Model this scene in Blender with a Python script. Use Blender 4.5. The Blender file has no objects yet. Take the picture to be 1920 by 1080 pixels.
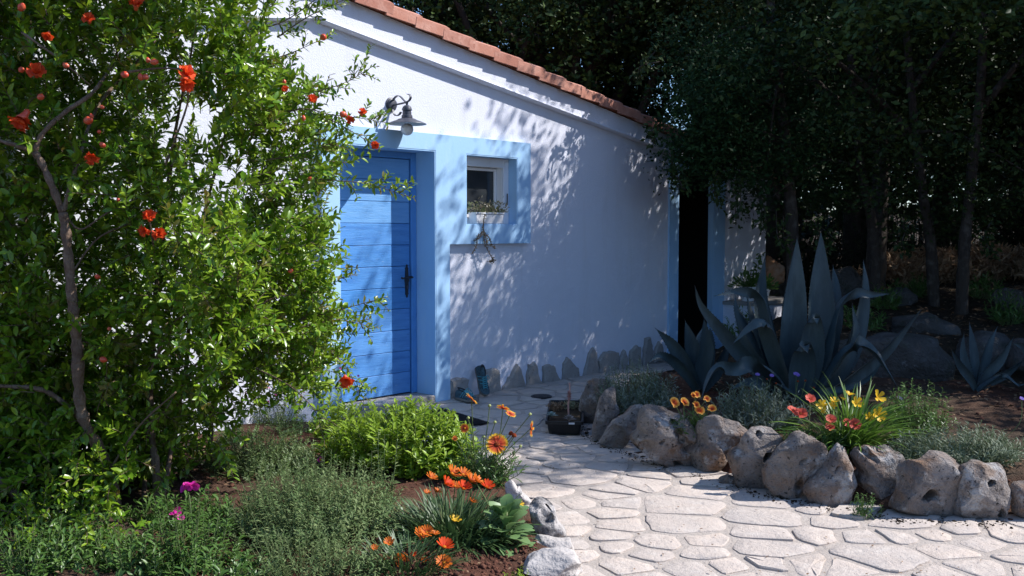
import bpy, bmesh, math, random
import numpy as np
from math import radians, sin, cos, pi, sqrt, atan
from mathutils import Vector, noise as mnoise

S = bpy.context.scene
COL = S.collection
rng = np.random.default_rng(7)
random.seed(7)

# ------------------------------------------------------------------ camera
F, CX, CY = 1867.0, 960.0, 540.0
CAMZ = 1.575
PITCH = atan(108 / F)
cam_d = bpy.data.cameras.new('camera')
cam_d.sensor_width = 36.0
cam_d.lens = 36.0 * F / 1920.0
cam_d.clip_start = 0.05
cam_d.clip_end = 1500.0
cam = bpy.data.objects.new('camera', cam_d)
cam.location = (0, 0, CAMZ)
cam.rotation_euler = (pi / 2 - PITCH, 0, 0)
COL.objects.link(cam)
S.camera = cam

# ------------------------------------------------------------------ world, sun, exposure
SUN_DIR = Vector((1.50, 0.16, 1.50)).normalized()        # towards the sun
sun_el = math.asin(SUN_DIR.z)
sun_az = math.atan2(SUN_DIR.x, SUN_DIR.y)                 # clockwise from +Y
world = bpy.data.worlds.new('World')
S.world = world
world.use_nodes = True
wn = world.node_tree.nodes
wn.clear()
w_out = wn.new('ShaderNodeOutputWorld')
w_bg = wn.new('ShaderNodeBackground')
w_sky = wn.new('ShaderNodeTexSky')
w_sky.sky_type = 'NISHITA'
w_sky.sun_disc = False
w_sky.sun_elevation = sun_el
w_sky.sun_rotation = sun_az
w_sky.air_density = 1.0
w_sky.dust_density = 0.6
w_sky.ozone_density = 8.0
w_bg.inputs['Strength'].default_value = 0.145
world.node_tree.links.new(w_sky.outputs[0], w_bg.inputs[0])
world.node_tree.links.new(w_bg.outputs[0], w_out.inputs[0])
sun_d = bpy.data.lights.new('sun', 'SUN')
sun_d.energy = 5.0
sun_d.angle = radians(0.5)
sun_d.color = (1.0, 0.97, 0.945)
sun = bpy.data.objects.new('sun', sun_d)
sun.rotation_euler = SUN_DIR.to_track_quat('Z', 'Y').to_euler()
sun.location = (20, 0, 25)
COL.objects.link(sun)
S.view_settings.view_transform = 'Standard'
S.view_settings.look = 'None'
S.view_settings.gamma = 1.0
S.view_settings.use_curve_mapping = False
S.view_settings.exposure = 0.48
S.cycles.max_bounces = 6
S.cycles.diffuse_bounces = 3
S.cycles.glossy_bounces = 3
S.cycles.transmission_bounces = 4
S.cycles.use_denoising = True
S.cycles.sample_clamp_indirect = 6.0

# ------------------------------------------------------------------ picture point -> place
CP, SP = cos(PITCH), sin(PITCH)
def ray(px, py):
    a, b = (px - CX) / F, (CY - py) / F
    return np.array([a, CP + b * SP, -SP + b * CP])
CAM = np.array([0.0, 0.0, CAMZ])
def at(px, py, Y):
    r = ray(px, py)
    return CAM + r * (Y / r[1])
def gnd(px, py, z=0.0):
    r = ray(px, py)
    return CAM + r * ((z - CAMZ) / r[2])
_u = ray(2644, 432); _u[2] = 0; U = _u / np.linalg.norm(_u)        # along the house front, to the right
N = np.array([U[1], -U[0], 0.0])                                      # out of the house front
A0 = np.array([at(637, 500, 8.25)[0], 8.25, 0.0])
def wall(px, py, d=0.0):
    r = ray(px, py)
    k = (np.dot(A0 + N * d - CAM, N)) / np.dot(r, N)
    p = CAM + r * k
    return np.array([np.dot(p - A0, U), p[2]])                          # (t, z)
def WP(t, z, d=0.0):
    return A0 + U * t + N * d + np.array([0, 0, z])
def norm(v):
    v = np.asarray(v, float)
    return v / (np.linalg.norm(v) + 1e-12)

# ------------------------------------------------------------------ materials
MATS = {}
def nd(nt, typ, **kw):
    n = nt.nodes.new(typ)
    for k, v in kw.items():
        setattr(n, k, v)
    return n
def coords(nt, rnd=True):
    tc = nd(nt, 'ShaderNodeTexCoord')
    if not rnd:
        return tc.outputs['Object']
    oi = nd(nt, 'ShaderNodeObjectInfo')
    m = nd(nt, 'ShaderNodeMath', operation='MULTIPLY'); m.inputs[1].default_value = 41.0
    nt.links.new(oi.outputs['Random'], m.inputs[0])
    va = nd(nt, 'ShaderNodeVectorMath', operation='ADD')
    nt.links.new(tc.outputs['Object'], va.inputs[0]); nt.links.new(m.outputs[0], va.inputs[1])
    return va.outputs[0]
def tex(nt, vec, scale, detail=4, rough=0.6, kind='noise', stretch=None):
    if stretch:
        mp = nd(nt, 'ShaderNodeMapping'); mp.inputs['Scale'].default_value = stretch
        nt.links.new(vec, mp.inputs[0]); vec = mp.outputs[0]
    if kind == 'noise':
        t = nd(nt, 'ShaderNodeTexNoise'); t.inputs['Detail'].default_value = detail
        t.inputs['Roughness'].default_value = rough
        o = t.outputs['Fac']
    else:
        t = nd(nt, 'ShaderNodeTexVoronoi'); o = t.outputs['Distance']
    t.inputs['Scale'].default_value = scale
    nt.links.new(vec, t.inputs['Vector'])
    return o
def ramp(nt, fac, lo, hi):
    r = nd(nt, 'ShaderNodeMapRange'); r.clamp = True
    r.inputs['From Min'].default_value = lo; r.inputs['From Max'].default_value = hi
    nt.links.new(fac, r.inputs['Value'])
    return r.outputs[0]
def mix(nt, fac, a, b):
    m = nd(nt, 'ShaderNodeMix', data_type='RGBA')
    if isinstance(fac, (int, float)): m.inputs[0].default_value = fac
    else: nt.links.new(fac, m.inputs[0])
    for s, v in ((6, a), (7, b)):
        if isinstance(v, (tuple, list)): m.inputs[s].default_value = (*v[:3], 1)
        else: nt.links.new(v, m.inputs[s])
    return m.outputs[2]
def M(name, base, rough=0.8, layers=(), bumps=(), spec=0.4, metal=0.0, island=None, objvar=None, rnd=True, trans=0.0, transcol=None, sheen=0.0):
    """layers: (colour, scale, lo, hi, strength[, stretch])   bumps: (scale, distance[, kind, stretch])"""
    if name in MATS: return MATS[name]
    m = bpy.data.materials.new(name); m.use_nodes = True
    nt = m.node_tree; nt.nodes.clear()
    out = nd(nt, 'ShaderNodeOutputMaterial')
    p = nd(nt, 'ShaderNodeBsdfPrincipled')
    p.inputs['Roughness'].default_value = rough
    p.inputs['Metallic'].default_value = metal
    p.inputs['Specular IOR Level'].default_value = spec
    vec = coords(nt, rnd) if (layers or bumps) else None
    c = tuple(base)
    if island is not None:
        g = nd(nt, 'ShaderNodeNewGeometry')
        c = mix(nt, g.outputs['Random Per Island'], base, island)
    if objvar is not None:
        oi = nd(nt, 'ShaderNodeObjectInfo')
        c = mix(nt, oi.outputs['Random'], c, objvar)
    for L in layers:
        col, sc, lo, hi, st = L[:5]
        f = ramp(nt, tex(nt, vec, sc, 5, 0.65, 'noise', L[5] if len(L) > 5 else None), lo, hi)
        mm = nd(nt, 'ShaderNodeMath', operation='MULTIPLY'); mm.inputs[1].default_value = st
        nt.links.new(f, mm.inputs[0])
        c = mix(nt, mm.outputs[0], c, col)
    if isinstance(c, tuple): p.inputs['Base Color'].default_value = (*c[:3], 1)
    else: nt.links.new(c, p.inputs['Base Color'])
    prev = None
    for B in bumps:
        sc, di = B[:2]; kind = B[2] if len(B) > 2 else 'noise'
        b = nd(nt, 'ShaderNodeBump'); b.inputs['Strength'].default_value = 1.0; b.inputs['Distance'].default_value = di
        nt.links.new(tex(nt, vec, sc, 4, 0.6, kind, B[3] if len(B) > 3 else None), b.inputs['Height'])
        if prev is not None: nt.links.new(prev, b.inputs['Normal'])
        prev = b.outputs[0]
    if prev is not None: nt.links.new(prev, p.inputs['Normal'])
    sh = p.outputs[0]
    if trans > 0:
        t = nd(nt, 'ShaderNodeBsdfTranslucent')
        if transcol is not None: t.inputs[0].default_value = (*transcol, 1)
        elif isinstance(c, tuple): t.inputs[0].default_value = (*c[:3], 1)
        else: nt.links.new(c, t.inputs[0])
        mx = nd(nt, 'ShaderNodeMixShader'); mx.inputs[0].default_value = trans
        nt.links.new(sh, mx.inputs[1]); nt.links.new(t.outputs[0], mx.inputs[2]); sh = mx.outputs[0]
    nt.links.new(sh, out.inputs[0])
    MATS[name] = m
    return m
def radial_mat(name, stops, rough=0.55, trans=0.3, axis=False):
    """petal colour by distance from the flower's middle (object units)"""
    if name in MATS: return MATS[name]
    m = bpy.data.materials.new(name); m.use_nodes = True
    nt = m.node_tree; nt.nodes.clear()
    out = nd(nt, 'ShaderNodeOutputMaterial'); p = nd(nt, 'ShaderNodeBsdfPrincipled')
    p.inputs['Roughness'].default_value = rough; p.inputs['Specular IOR Level'].default_value = 0.25
    tc = nd(nt, 'ShaderNodeTexCoord'); ln = nd(nt, 'ShaderNodeVectorMath', operation='LENGTH')
    nt.links.new(tc.outputs['Object'], ln.inputs[0])
    nz = nd(nt, 'ShaderNodeTexNoise'); nz.inputs['Scale'].default_value = 180
    nt.links.new(tc.outputs['Object'], nz.inputs['Vector'])
    ma = nd(nt, 'ShaderNodeMath', operation='MULTIPLY_ADD'); ma.inputs[1].default_value = 0.008; 
    nt.links.new(nz.outputs[0], ma.inputs[0]); nt.links.new(ln.outputs['Value'], ma.inputs[2])
    mr = nd(nt, 'ShaderNodeMapRange'); mr.inputs['From Min'].default_value = 0.0; mr.inputs['From Max'].default_value = 0.05
    nt.links.new(ma.outputs[0], mr.inputs[0])
    cr = nd(nt, 'ShaderNodeValToRGB')
    el = cr.color_ramp.elements
    while len(el) < len(stops): el.new(0.5)
    for e, (pos, c) in zip(el, stops): e.position = pos; e.color = (*c, 1)
    nt.links.new(mr.outputs[0], cr.inputs[0]); nt.links.new(cr.outputs[0], p.inputs['Base Color'])
    t = nd(nt, 'ShaderNodeBsdfTranslucent'); nt.links.new(cr.outputs[0], t.inputs[0])
    mx = nd(nt, 'ShaderNodeMixShader'); mx.inputs[0].default_value = trans
    nt.links.new(p.outputs[0], mx.inputs[1]); nt.links.new(t.outputs[0], mx.inputs[2]); nt.links.new(mx.outputs[0], out.inputs[0])
    MATS[name] = m
    return m

stucco = M('stucco', (0.75, 0.765, 0.85), 0.9, [((0.65, 0.66, 0.74), 1.3, 0.45, 0.8, 0.5), ((0.62, 0.61, 0.63), 0.6, 0.58, 0.8, 0.35), ((0.58, 0.57, 0.58), 5, 0.54, 0.75, 0.30, (1, 1, .12)), ((0.50, 0.48, 0.46), 24, 0.66, 0.74, 0.35)], [(85, 0.0045), (240, 0.0015)], spec=0.2, rnd=False)
blue_trim = M('pale_blue_paint', (0.37, 0.60, 0.86), 0.65, [((0.42, 0.645, 0.87), 2.0, 0.4, 0.7, 0.4), ((0.50, 0.68, 0.86), 9, 0.55, 0.72, 0.45, (1, 1, .25)), ((0.26, 0.47, 0.74), 5, 0.58, 0.75, 0.4, (1, 1, .3)), ((0.60, 0.66, 0.72), 40, 0.66, 0.72, 0.5)], [(40, 0.0012)], spec=0.3, rnd=False)
door_faded = M('faded_door_blue_paint', (0.16, 0.38, 0.70), 0.55, [((0.10, 0.30, 0.62), 5.0, 0.45, 0.7, 0.7, (0.6, 0.6, 7)), ((0.26, 0.47, 0.74), 9.0, 0.52, 0.72, 0.6, (0.6, 0.6, 9))], [(22, 0.003, 'noise', (0.5, 0.5, 10))], spec=0.3)
door_blue = M('door_blue_paint', (0.07, 0.265, 0.61), 0.5, [((0.04, 0.165, 0.46), 3.0, 0.45, 0.75, 0.8, (0.6, 0.6, 7)), ((0.14, 0.36, 0.72), 9.0, 0.52, 0.72, 0.6, (0.6, 0.6, 9)), ((0.02, 0.09, 0.28), 14, 0.62, 0.70, 0.8, (0.5, 0.5, 12)), ((0.30, 0.42, 0.60), 20, 0.66, 0.70, 0.6, (0.6, 0.6, 3))], [(22, 0.003, 'noise', (0.5, 0.5, 10))], spec=0.35, objvar=(0.12, 0.32, 0.67))
frame_blue = M('door_frame_blue_paint', (0.10, 0.30, 0.66), 0.5, [((0.06, 0.2, 0.5), 8, 0.5, 0.75, 0.5)], [(40, 0.0012)], spec=0.35)
white_paint = M('white_paint', (0.78, 0.78, 0.80), 0.4, [((0.62, 0.62, 0.62), 9, 0.55, 0.8, 0.4)], [(60, 0.0005)], spec=0.45)
terracotta = M('terracotta', (0.52, 0.235, 0.165), 0.8, [((0.64, 0.37, 0.29), 6, 0.45, 0.7, 0.7), ((0.18, 0.10, 0.08), 16, 0.58, 0.72, 0.7), ((0.3, 0.28, 0.24), 30, 0.64, 0.75, 0.5)], [(60, 0.003)], spec=0.2, objvar=(0.40, 0.17, 0.12))
plinth_mat = M('plinth_stone', (0.34, 0.31, 0.29), 0.85, [((0.45, 0.42, 0.39), 9, 0.45, 0.7, 0.7), ((0.10, 0.085, 0.08), 28, 0.58, 0.7, 0.6)], [(30, 0.008), (110, 0.003)], spec=0.25, objvar=(0.38, 0.34, 0.30))
iron = M('black_iron', (0.018, 0.018, 0.022), 0.45, [((0.05, 0.045, 0.04), 60, 0.55, 0.7, 0.5)], [(90, 0.001)], spec=0.5)
lamp_grey = M('lamp_grey_metal', (0.055, 0.06, 0.08), 0.45, [((0.09, 0.095, 0.11), 30, 0.5, 0.7, 0.5)], [(120, 0.0006)], spec=0.5)
milk_glass = M('milk_glass', (0.72, 0.72, 0.74), 0.18, [((0.62, 0.62, 0.62), 20, 0.5, 0.8, 0.3)], spec=0.5)
dark_glass = M('window_glass', (0.03, 0.035, 0.04), 0.05, [((0.06, 0.06, 0.065), 3, 0.4, 0.7, 0.5)], spec=0.6)
room_mat = M('room_painted_shade', (0.035, 0.033, 0.032), 0.9, [((0.02, 0.02, 0.02), 3, 0.4, 0.7, 0.5)], [(30, 0.002)])  # near-black room surfaces: the shade behind the doorway is put into the colour
mortar = M('mortar', (0.42, 0.365, 0.32), 0.95, [((0.45, 0.40, 0.36), 3.5, 0.45, 0.7, 0.7), ((0.25, 0.21, 0.18), 9, 0.56, 0.75, 0.6), ((0.55, 0.50, 0.46), 60, 0.55, 0.7, 0.5)], [(45, 0.010), (200, 0.004)], spec=0.15, rnd=False)
flag_mat = M('flagstone', (0.56, 0.47, 0.40), 0.85, [((0.43, 0.385, 0.355), 5, 0.46, 0.7, 0.7), ((0.60, 0.54, 0.48), 12, 0.50, 0.7, 0.6), ((0.48, 0.34, 0.22), 4.5, 0.62, 0.80, 0.55), ((0.30, 0.25, 0.22), 75, 0.63, 0.70, 0.75), ((0.36, 0.32, 0.30), 22, 0.60, 0.72, 0.45)], [(7, 0.008), (34, 0.009), (150, 0.004)], spec=0.2, objvar=(0.47, 0.41, 0.365))
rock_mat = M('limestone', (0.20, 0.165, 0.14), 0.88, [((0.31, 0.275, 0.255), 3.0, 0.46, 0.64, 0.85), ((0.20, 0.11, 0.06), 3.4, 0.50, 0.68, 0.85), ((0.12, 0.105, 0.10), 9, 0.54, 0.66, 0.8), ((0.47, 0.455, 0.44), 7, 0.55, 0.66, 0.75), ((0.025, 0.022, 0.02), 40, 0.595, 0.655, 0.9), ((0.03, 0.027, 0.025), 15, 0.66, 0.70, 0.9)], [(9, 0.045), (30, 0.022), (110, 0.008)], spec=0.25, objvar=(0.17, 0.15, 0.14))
rock_dark = M('shaded_limestone', (0.07, 0.065, 0.06), 0.9, [((0.12, 0.115, 0.11), 3, 0.45, 0.65, 0.7), ((0.05, 0.055, 0.04), 5, 0.5, 0.65, 0.8), ((0.22, 0.21, 0.20), 16, 0.62, 0.7, 0.6)], [(9, 0.04), (34, 0.02)], spec=0.2)  # darker copy of the limestone, with the boulders' shade put into its colour
rock_pale = M('pale_limestone', (0.43, 0.395, 0.37), 0.88, [((0.52, 0.49, 0.47), 4, 0.42, 0.62, 0.7), ((0.50, 0.34, 0.20), 4, 0.58, 0.75, 0.6), ((0.10, 0.10, 0.11), 7, 0.56, 0.64, 0.85), ((0.07, 0.07, 0.07), 55, 0.62, 0.7, 0.7)], [(12, 0.02), (45, 0.008)], spec=0.25)
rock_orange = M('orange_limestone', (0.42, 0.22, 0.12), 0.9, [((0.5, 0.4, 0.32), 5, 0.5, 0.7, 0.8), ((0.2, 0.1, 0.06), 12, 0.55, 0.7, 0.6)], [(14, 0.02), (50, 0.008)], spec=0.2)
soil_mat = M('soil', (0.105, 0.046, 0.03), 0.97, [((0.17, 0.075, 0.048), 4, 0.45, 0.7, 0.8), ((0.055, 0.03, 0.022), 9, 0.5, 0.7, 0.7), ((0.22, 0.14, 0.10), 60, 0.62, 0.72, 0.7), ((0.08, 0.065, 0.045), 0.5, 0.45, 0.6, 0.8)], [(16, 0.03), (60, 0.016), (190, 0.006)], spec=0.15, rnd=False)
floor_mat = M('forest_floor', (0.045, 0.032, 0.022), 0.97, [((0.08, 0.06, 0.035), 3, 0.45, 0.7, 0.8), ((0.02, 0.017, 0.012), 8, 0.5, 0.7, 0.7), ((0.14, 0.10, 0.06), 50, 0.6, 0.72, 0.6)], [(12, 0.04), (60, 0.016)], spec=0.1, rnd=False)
clod_mat = M('soil_clod', (0.13, 0.055, 0.036), 0.97, [((0.19, 0.09, 0.06), 40, 0.45, 0.7, 0.8)], [(120, 0.006)], spec=0.1, island=(0.09, 0.04, 0.028))
bark = M('bark', (0.06, 0.047, 0.038), 0.92, [((0.13, 0.115, 0.10), 9, 0.5, 0.68, 0.8), ((0.04, 0.032, 0.027), 26, 0.52, 0.68, 0.7, (1, 1, .35))], [(28, 0.025, 'noise', (1, 1, 0.3)), (80, 0.006)], spec=0.2, rnd=False)
bark_p = M('pomegranate_bark', (0.17, 0.115, 0.08), 0.9, [((0.30, 0.225, 0.16), 14, 0.48, 0.68, 0.8), ((0.07, 0.05, 0.04), 30, 0.55, 0.7, 0.7, (1, 1, .3))], [(45, 0.016, 'noise', (1, 1, 0.3)), (18, 0.02)], spec=0.2, rnd=False)
stem_green = M('green_stem', (0.12, 0.17, 0.06), 0.7, [((0.16, 0.12, 0.07), 20, 0.5, 0.7, 0.6)])
agave_mat = M('agave_leaf', (0.036, 0.06, 0.07), 0.6, [((0.085, 0.125, 0.135), 5, 0.45, 0.7, 0.8, (1, 1, .4)), ((0.03, 0.05, 0.055), 13, 0.52, 0.66, 0.7, (1, 1, .16)), ((0.045, 0.07, 0.07), 9, 0.5, 0.7, 0.6, (1, 1, .3)), ((0.16, 0.15, 0.09), 18, 0.66, 0.78, 0.5)], [(25, 0.003, 'noise', (1, 1, .2))], spec=0.35)
rubber = M('black_rubber', (0.012, 0.012, 0.013), 0.75, [((0.03, 0.028, 0.026), 30, 0.5, 0.7, 0.6)], [(60, 0.003)], spec=0.3)
plastic = M('black_plastic', (0.012, 0.012, 0.013), 0.4, [((0.05, 0.045, 0.04), 25, 0.55, 0.72, 0.5)], spec=0.4)
shoe_teal = M('teal_mesh_fabric', (0.07, 0.115, 0.135), 0.85, [((0.03, 0.05, 0.06), 60, 0.5, 0.62, 0.8), ((0.11, 0.19, 0.22), 14, 0.5, 0.7, 0.5)], [(180, 0.002)], spec=0.2)
shoe_sole = M('grey_rubber_sole', (0.24, 0.21, 0.18), 0.8, [((0.13, 0.11, 0.09), 20, 0.5, 0.7, 0.6)], [(90, 0.002)], spec=0.25)
shoe_lace = M('teal_lace', (0.10, 0.36, 0.42), 0.8, [((0.05, 0.2, 0.25), 80, 0.5, 0.65, 0.6)], spec=0.2)
shoe_in = M('shoe_lining', (0.02, 0.022, 0.025), 0.9, [((0.04, 0.04, 0.04), 30, 0.5, 0.7, 0.5)])

def leafmat(name, a, b, rough=0.38, trans=0.28, spec=0.45, layers=()):
    return M(name, a, rough, layers, (), spec, island=b, trans=trans)
lm_pom = leafmat('pomegranate_leaf', (0.08, 0.19, 0.010), (0.26, 0.37, 0.025), 0.30, 0.24, 0.42)
lm_pomy = leafmat('pomegranate_new_leaf', (0.15, 0.22, 0.022), (0.22, 0.17, 0.035), 0.35, 0.35)
lm_pitt = leafmat('bright_green_leaf', (0.20, 0.34, 0.02), (0.33, 0.45, 0.045), 0.4, 0.38)
lm_sage = leafmat('grey_green_leaf', (0.085, 0.155, 0.045), (0.20, 0.25, 0.10), 0.65, 0.2, 0.25)
lm_silver = leafmat('silver_leaf', (0.11, 0.15, 0.115), (0.22, 0.265, 0.21), 0.6, 0.15, 0.3)
lm_gaz = leafmat('gazania_leaf', (0.045, 0.095, 0.03), (0.085, 0.145, 0.05), 0.45, 0.2)
lm_green = leafmat('mid_green_leaf', (0.06, 0.14, 0.025), (0.11, 0.20, 0.04), 0.4, 0.25)
lm_broad = leafmat('broad_pale_green_leaf', (0.13, 0.24, 0.085), (0.18, 0.29, 0.11), 0.45, 0.25)
lm_grass = leafmat('grassy_leaf', (0.07, 0.16, 0.02), (0.14, 0.24, 0.035), 0.4, 0.3)
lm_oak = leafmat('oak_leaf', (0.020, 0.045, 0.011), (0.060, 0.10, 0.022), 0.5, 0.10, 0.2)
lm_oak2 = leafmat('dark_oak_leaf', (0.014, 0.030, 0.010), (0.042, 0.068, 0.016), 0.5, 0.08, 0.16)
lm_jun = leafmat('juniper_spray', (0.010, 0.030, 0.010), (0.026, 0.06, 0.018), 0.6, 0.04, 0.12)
lm_dry = leafmat('dry_frond', (0.20, 0.115, 0.065), (0.38, 0.27, 0.17), 0.8, 0.15, 0.15)
lm_lit = leafmat('fallen_leaf', (0.13, 0.065, 0.035), (0.27, 0.18, 0.11), 0.85, 0.1, 0.15)
lm_succ = leafmat('succulent_leaf', (0.16, 0.20, 0.10), (0.28, 0.22, 0.14), 0.5, 0.1)
pm_red = M('pomegranate_petal', (0.80, 0.075, 0.018), 0.5, [((0.86, 0.17, 0.035), 60, 0.45, 0.65, 0.8)], (), 0.3, trans=0.3)
pm_bud = M('pomegranate_bud', (0.62, 0.075, 0.035), 0.32, [((0.66, 0.2, 0.09), 25, 0.45, 0.7, 0.7)], (), 0.5)
pm_mag = M('magenta_petal', (0.62, 0.02, 0.30), 0.55, [((0.75, 0.07, 0.42), 50, 0.45, 0.65, 0.8)], (), 0.25, trans=0.3)
pm_pur = M('lilac_petal', (0.20, 0.12, 0.45), 0.6, [((0.33, 0.22, 0.55), 60, 0.45, 0.65, 0.8)], (), 0.25, trans=0.2)
pm_yel = M('yellow_petal', (0.80, 0.48, 0.02), 0.5, [((0.85, 0.6, 0.08), 40, 0.45, 0.65, 0.8)], (), 0.25, trans=0.35)
pm_cen = M('flower_centre', (0.50, 0.20, 0.015), 0.85, [((0.25, 0.05, 0.01), 220, 0.45, 0.6, 0.8)], [(300, 0.002)], 0.1)
pm_dcen = M('dark_flower_centre', (0.16, 0.022, 0.012), 0.85, [((0.35, 0.10, 0.02), 220, 0.5, 0.6, 0.8)], [(300, 0.002)], 0.1)
pm_gail = radial_mat('red_petal_with_yellow_tip', [(0.0, (0.45, 0.03, 0.02)), (0.42, (0.66, 0.085, 0.035)), (0.60, (0.76, 0.20, 0.035)), (0.69, (0.85, 0.55, 0.04))])
pm_gaz = radial_mat('orange_red_petal', [(0.0, (0.38, 0.05, 0.01)), (0.2, (0.62, 0.035, 0.008)), (0.9, (0.74, 0.085, 0.012))])
pm_gazo = radial_mat('orange_striped_petal', [(0.0, (0.5, 0.12, 0.01)), (0.25, (0.35, 0.03, 0.006)), (0.5, (0.68, 0.15, 0.015)), (0.9, (0.70, 0.19, 0.02))])
pm_rim = radial_mat('orange_petal_dark_heart', [(0.0, (0.3, 0.02, 0.01)), (0.32, (0.60, 0.06, 0.015)), (0.50, (0.82, 0.28, 0.03)), (0.62, (0.85, 0.48, 0.10))])
pm_coral = radial_mat('coral_red_petal', [(0.0, (0.3, 0.02, 0.015)), (0.3, (0.55, 0.045, 0.03)), (0.8, (0.72, 0.16, 0.10))])

# ------------------------------------------------------------------ object helpers
WL = {}                                                   # world place of every object made here
def thing(name, label, cat, loc, group=None):
    o = bpy.data.objects.new(name, None)
    o.empty_display_size = 0.1
    o.location = tuple(loc); COL.objects.link(o); WL[o] = np.array(loc, float)
    o['label'] = label; o['category'] = cat
    if group: o['group'] = group
    return o
def tag(o, label=None, cat=None, group=None, kind=None):
    if label: o['label'] = label
    if cat: o['category'] = cat
    if group: o['group'] = group
    if kind: o['kind'] = kind
    return o
def link(name, me, parent, org):
    o = bpy.data.objects.new(name, me)
    COL.objects.link(o)
    org = np.array(org, float)
    WL[o] = org
    if parent is not None:
        o.parent = parent
        o.location = tuple(org - WL[parent])
    else:
        o.location = tuple(org)
    return o
def obj(name, v, f, mat, parent=None, smooth=None, org=None):
    v = np.asarray(v, float)
    if org is None:
        lo, hi = v.min(0), v.max(0)
        org = np.array([(lo[0] + hi[0]) / 2, (lo[1] + hi[1]) / 2, lo[2]])
    me = bpy.data.meshes.new(name)
    me.from_pydata((v - org).tolist(), [], [tuple(int(i) for i in q) for q in f])
    me.materials.append(mat)
    if smooth is not None:
        me.polygons.foreach_set('use_smooth', [True] * len(me.polygons))
        if smooth < 180: me.set_sharp_from_angle(angle=radians(smooth))
    me.update()
    return link(name, me, parent, org)
class MB:
    def __init__(s): s.v = []; s.f = []
    def add(s, v, f):
        b = len(s.v); s.v.extend([tuple(p) for p in v]); s.f.extend([[i + b for i in q] for q in f]); return s
    def build(s, name, mat, parent=None, smooth=None, org=None): return obj(name, s.v, s.f, mat, parent, smooth, org)
def tube(pts, rad, n=7, cap=True):
    pts = [np.asarray(p, float) for p in pts]
    if np.isscalar(rad): rad = [rad] * len(pts)
    v, f = [], []
    ref = np.array([0.31, 0.17, 0.93])
    px = None
    for i, p in enumerate(pts):
        t = norm(pts[min(i + 1, len(pts) - 1)] - pts[max(i - 1, 0)])
        if px is None:
            px = norm(np.cross(t, ref if abs(np.dot(t, ref)) < 0.95 else np.array([1.0, 0, 0])))
        px = norm(px - t * np.dot(px, t))
        py = np.cross(t, px)
        for k in range(n):
            a = 2 * pi * k / n
            v.append(p + rad[i] * (cos(a) * px + sin(a) * py))
    for i in range(len(pts) - 1):
        for k in range(n):
            f.append([i * n + k, i * n + (k + 1) % n, (i + 1) * n + (k + 1) % n, (i + 1) * n + k])
    if cap:
        f.append(list(range(n))[::-1]); f.append([(len(pts) - 1) * n + k for k in range(n)])
    return v, f
def crv(pts, m=6):
    """Catmull-Rom through points"""
    P = [np.asarray(p, float) for p in pts]
    P = [2 * P[0] - P[1]] + P + [2 * P[-1] - P[-2]]
    out = []
    for i in range(1, len(P) - 2):
        for k in range(m):
            t = k / m
            a, b, c, d = P[i - 1], P[i], P[i + 1], P[i + 2]
            out.append(0.5 * ((2 * b) + (c - a) * t + (2 * a - 5 * b + 4 * c - d) * t * t + (3 * b - a - 3 * c + d) * t ** 3))
    out.append(P[-2])
    return out
def lathe(prof, c, n=24):
    """prof: (r, z) list round a vertical axis through c"""
    v, f = [], []
    for r, z in prof:
        for k in range(n):
            a = 2 * pi * k / n
            v.append((c[0] + r * cos(a), c[1] + r * sin(a), c[2] + z))
    for i in range(len(prof) - 1):
        for k in range(n):
            f.append([i * n + k, i * n + (k + 1) % n, (i + 1) * n + (k + 1) % n, (i + 1) * n + k])
    f.append(list(range(n))[::-1]); f.append([(len(prof) - 1) * n + k for k in range(n)])
    return v, f
def prism(poly, d0, d1, bevel=0.0):
    """polygon in house-front coordinates (t, z), from depth d0 out to d1"""
    poly = [np.asarray(p, float) for p in poly]
    ar = sum(poly[i][0] * poly[(i + 1) % len(poly)][1] - poly[(i + 1) % len(poly)][0] * poly[i][1] for i in range(len(poly)))
    if ar < 0: poly = poly[::-1]
    n = len(poly); c = sum(poly) / n
    v = [WP(p[0], p[1], d0) for p in poly]
    f = [list(range(n))[::-1]]
    if bevel > 0:
        v += [WP(p[0], p[1], d1 - bevel) for p in poly]
        inn = []
        for i, p in enumerate(poly):
            e0 = norm(np.array(poly[i - 1]) - p); e1 = norm(np.array(poly[(i + 1) % n]) - p)
            b = e0 + e1
            l = np.linalg.norm(b)
            b = norm(c - p) if l < 0.2 else b / l
            if np.dot(b, c - p) < 0 and l >= 0.2: b = norm(c - p)
            inn.append(p + b * bevel * 1.3)
        v += [WP(p[0], p[1], d1) for p in inn]
        rings = 3
    else:
        v += [WP(p[0], p[1], d1) for p in poly]; rings = 2
    for r in range(rings - 1):
        for i in range(n):
            j = (i + 1) % n
            f.append([r * n + i, r * n + j, (r + 1) * n + j, (r + 1) * n + i])
    f.append([(rings - 1) * n + i for i in range(n)])
    return v, f
def rect(t0, t1, z0, z1): return [(t0, z0), (t1, z0), (t1, z1), (t0, z1)]

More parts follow.
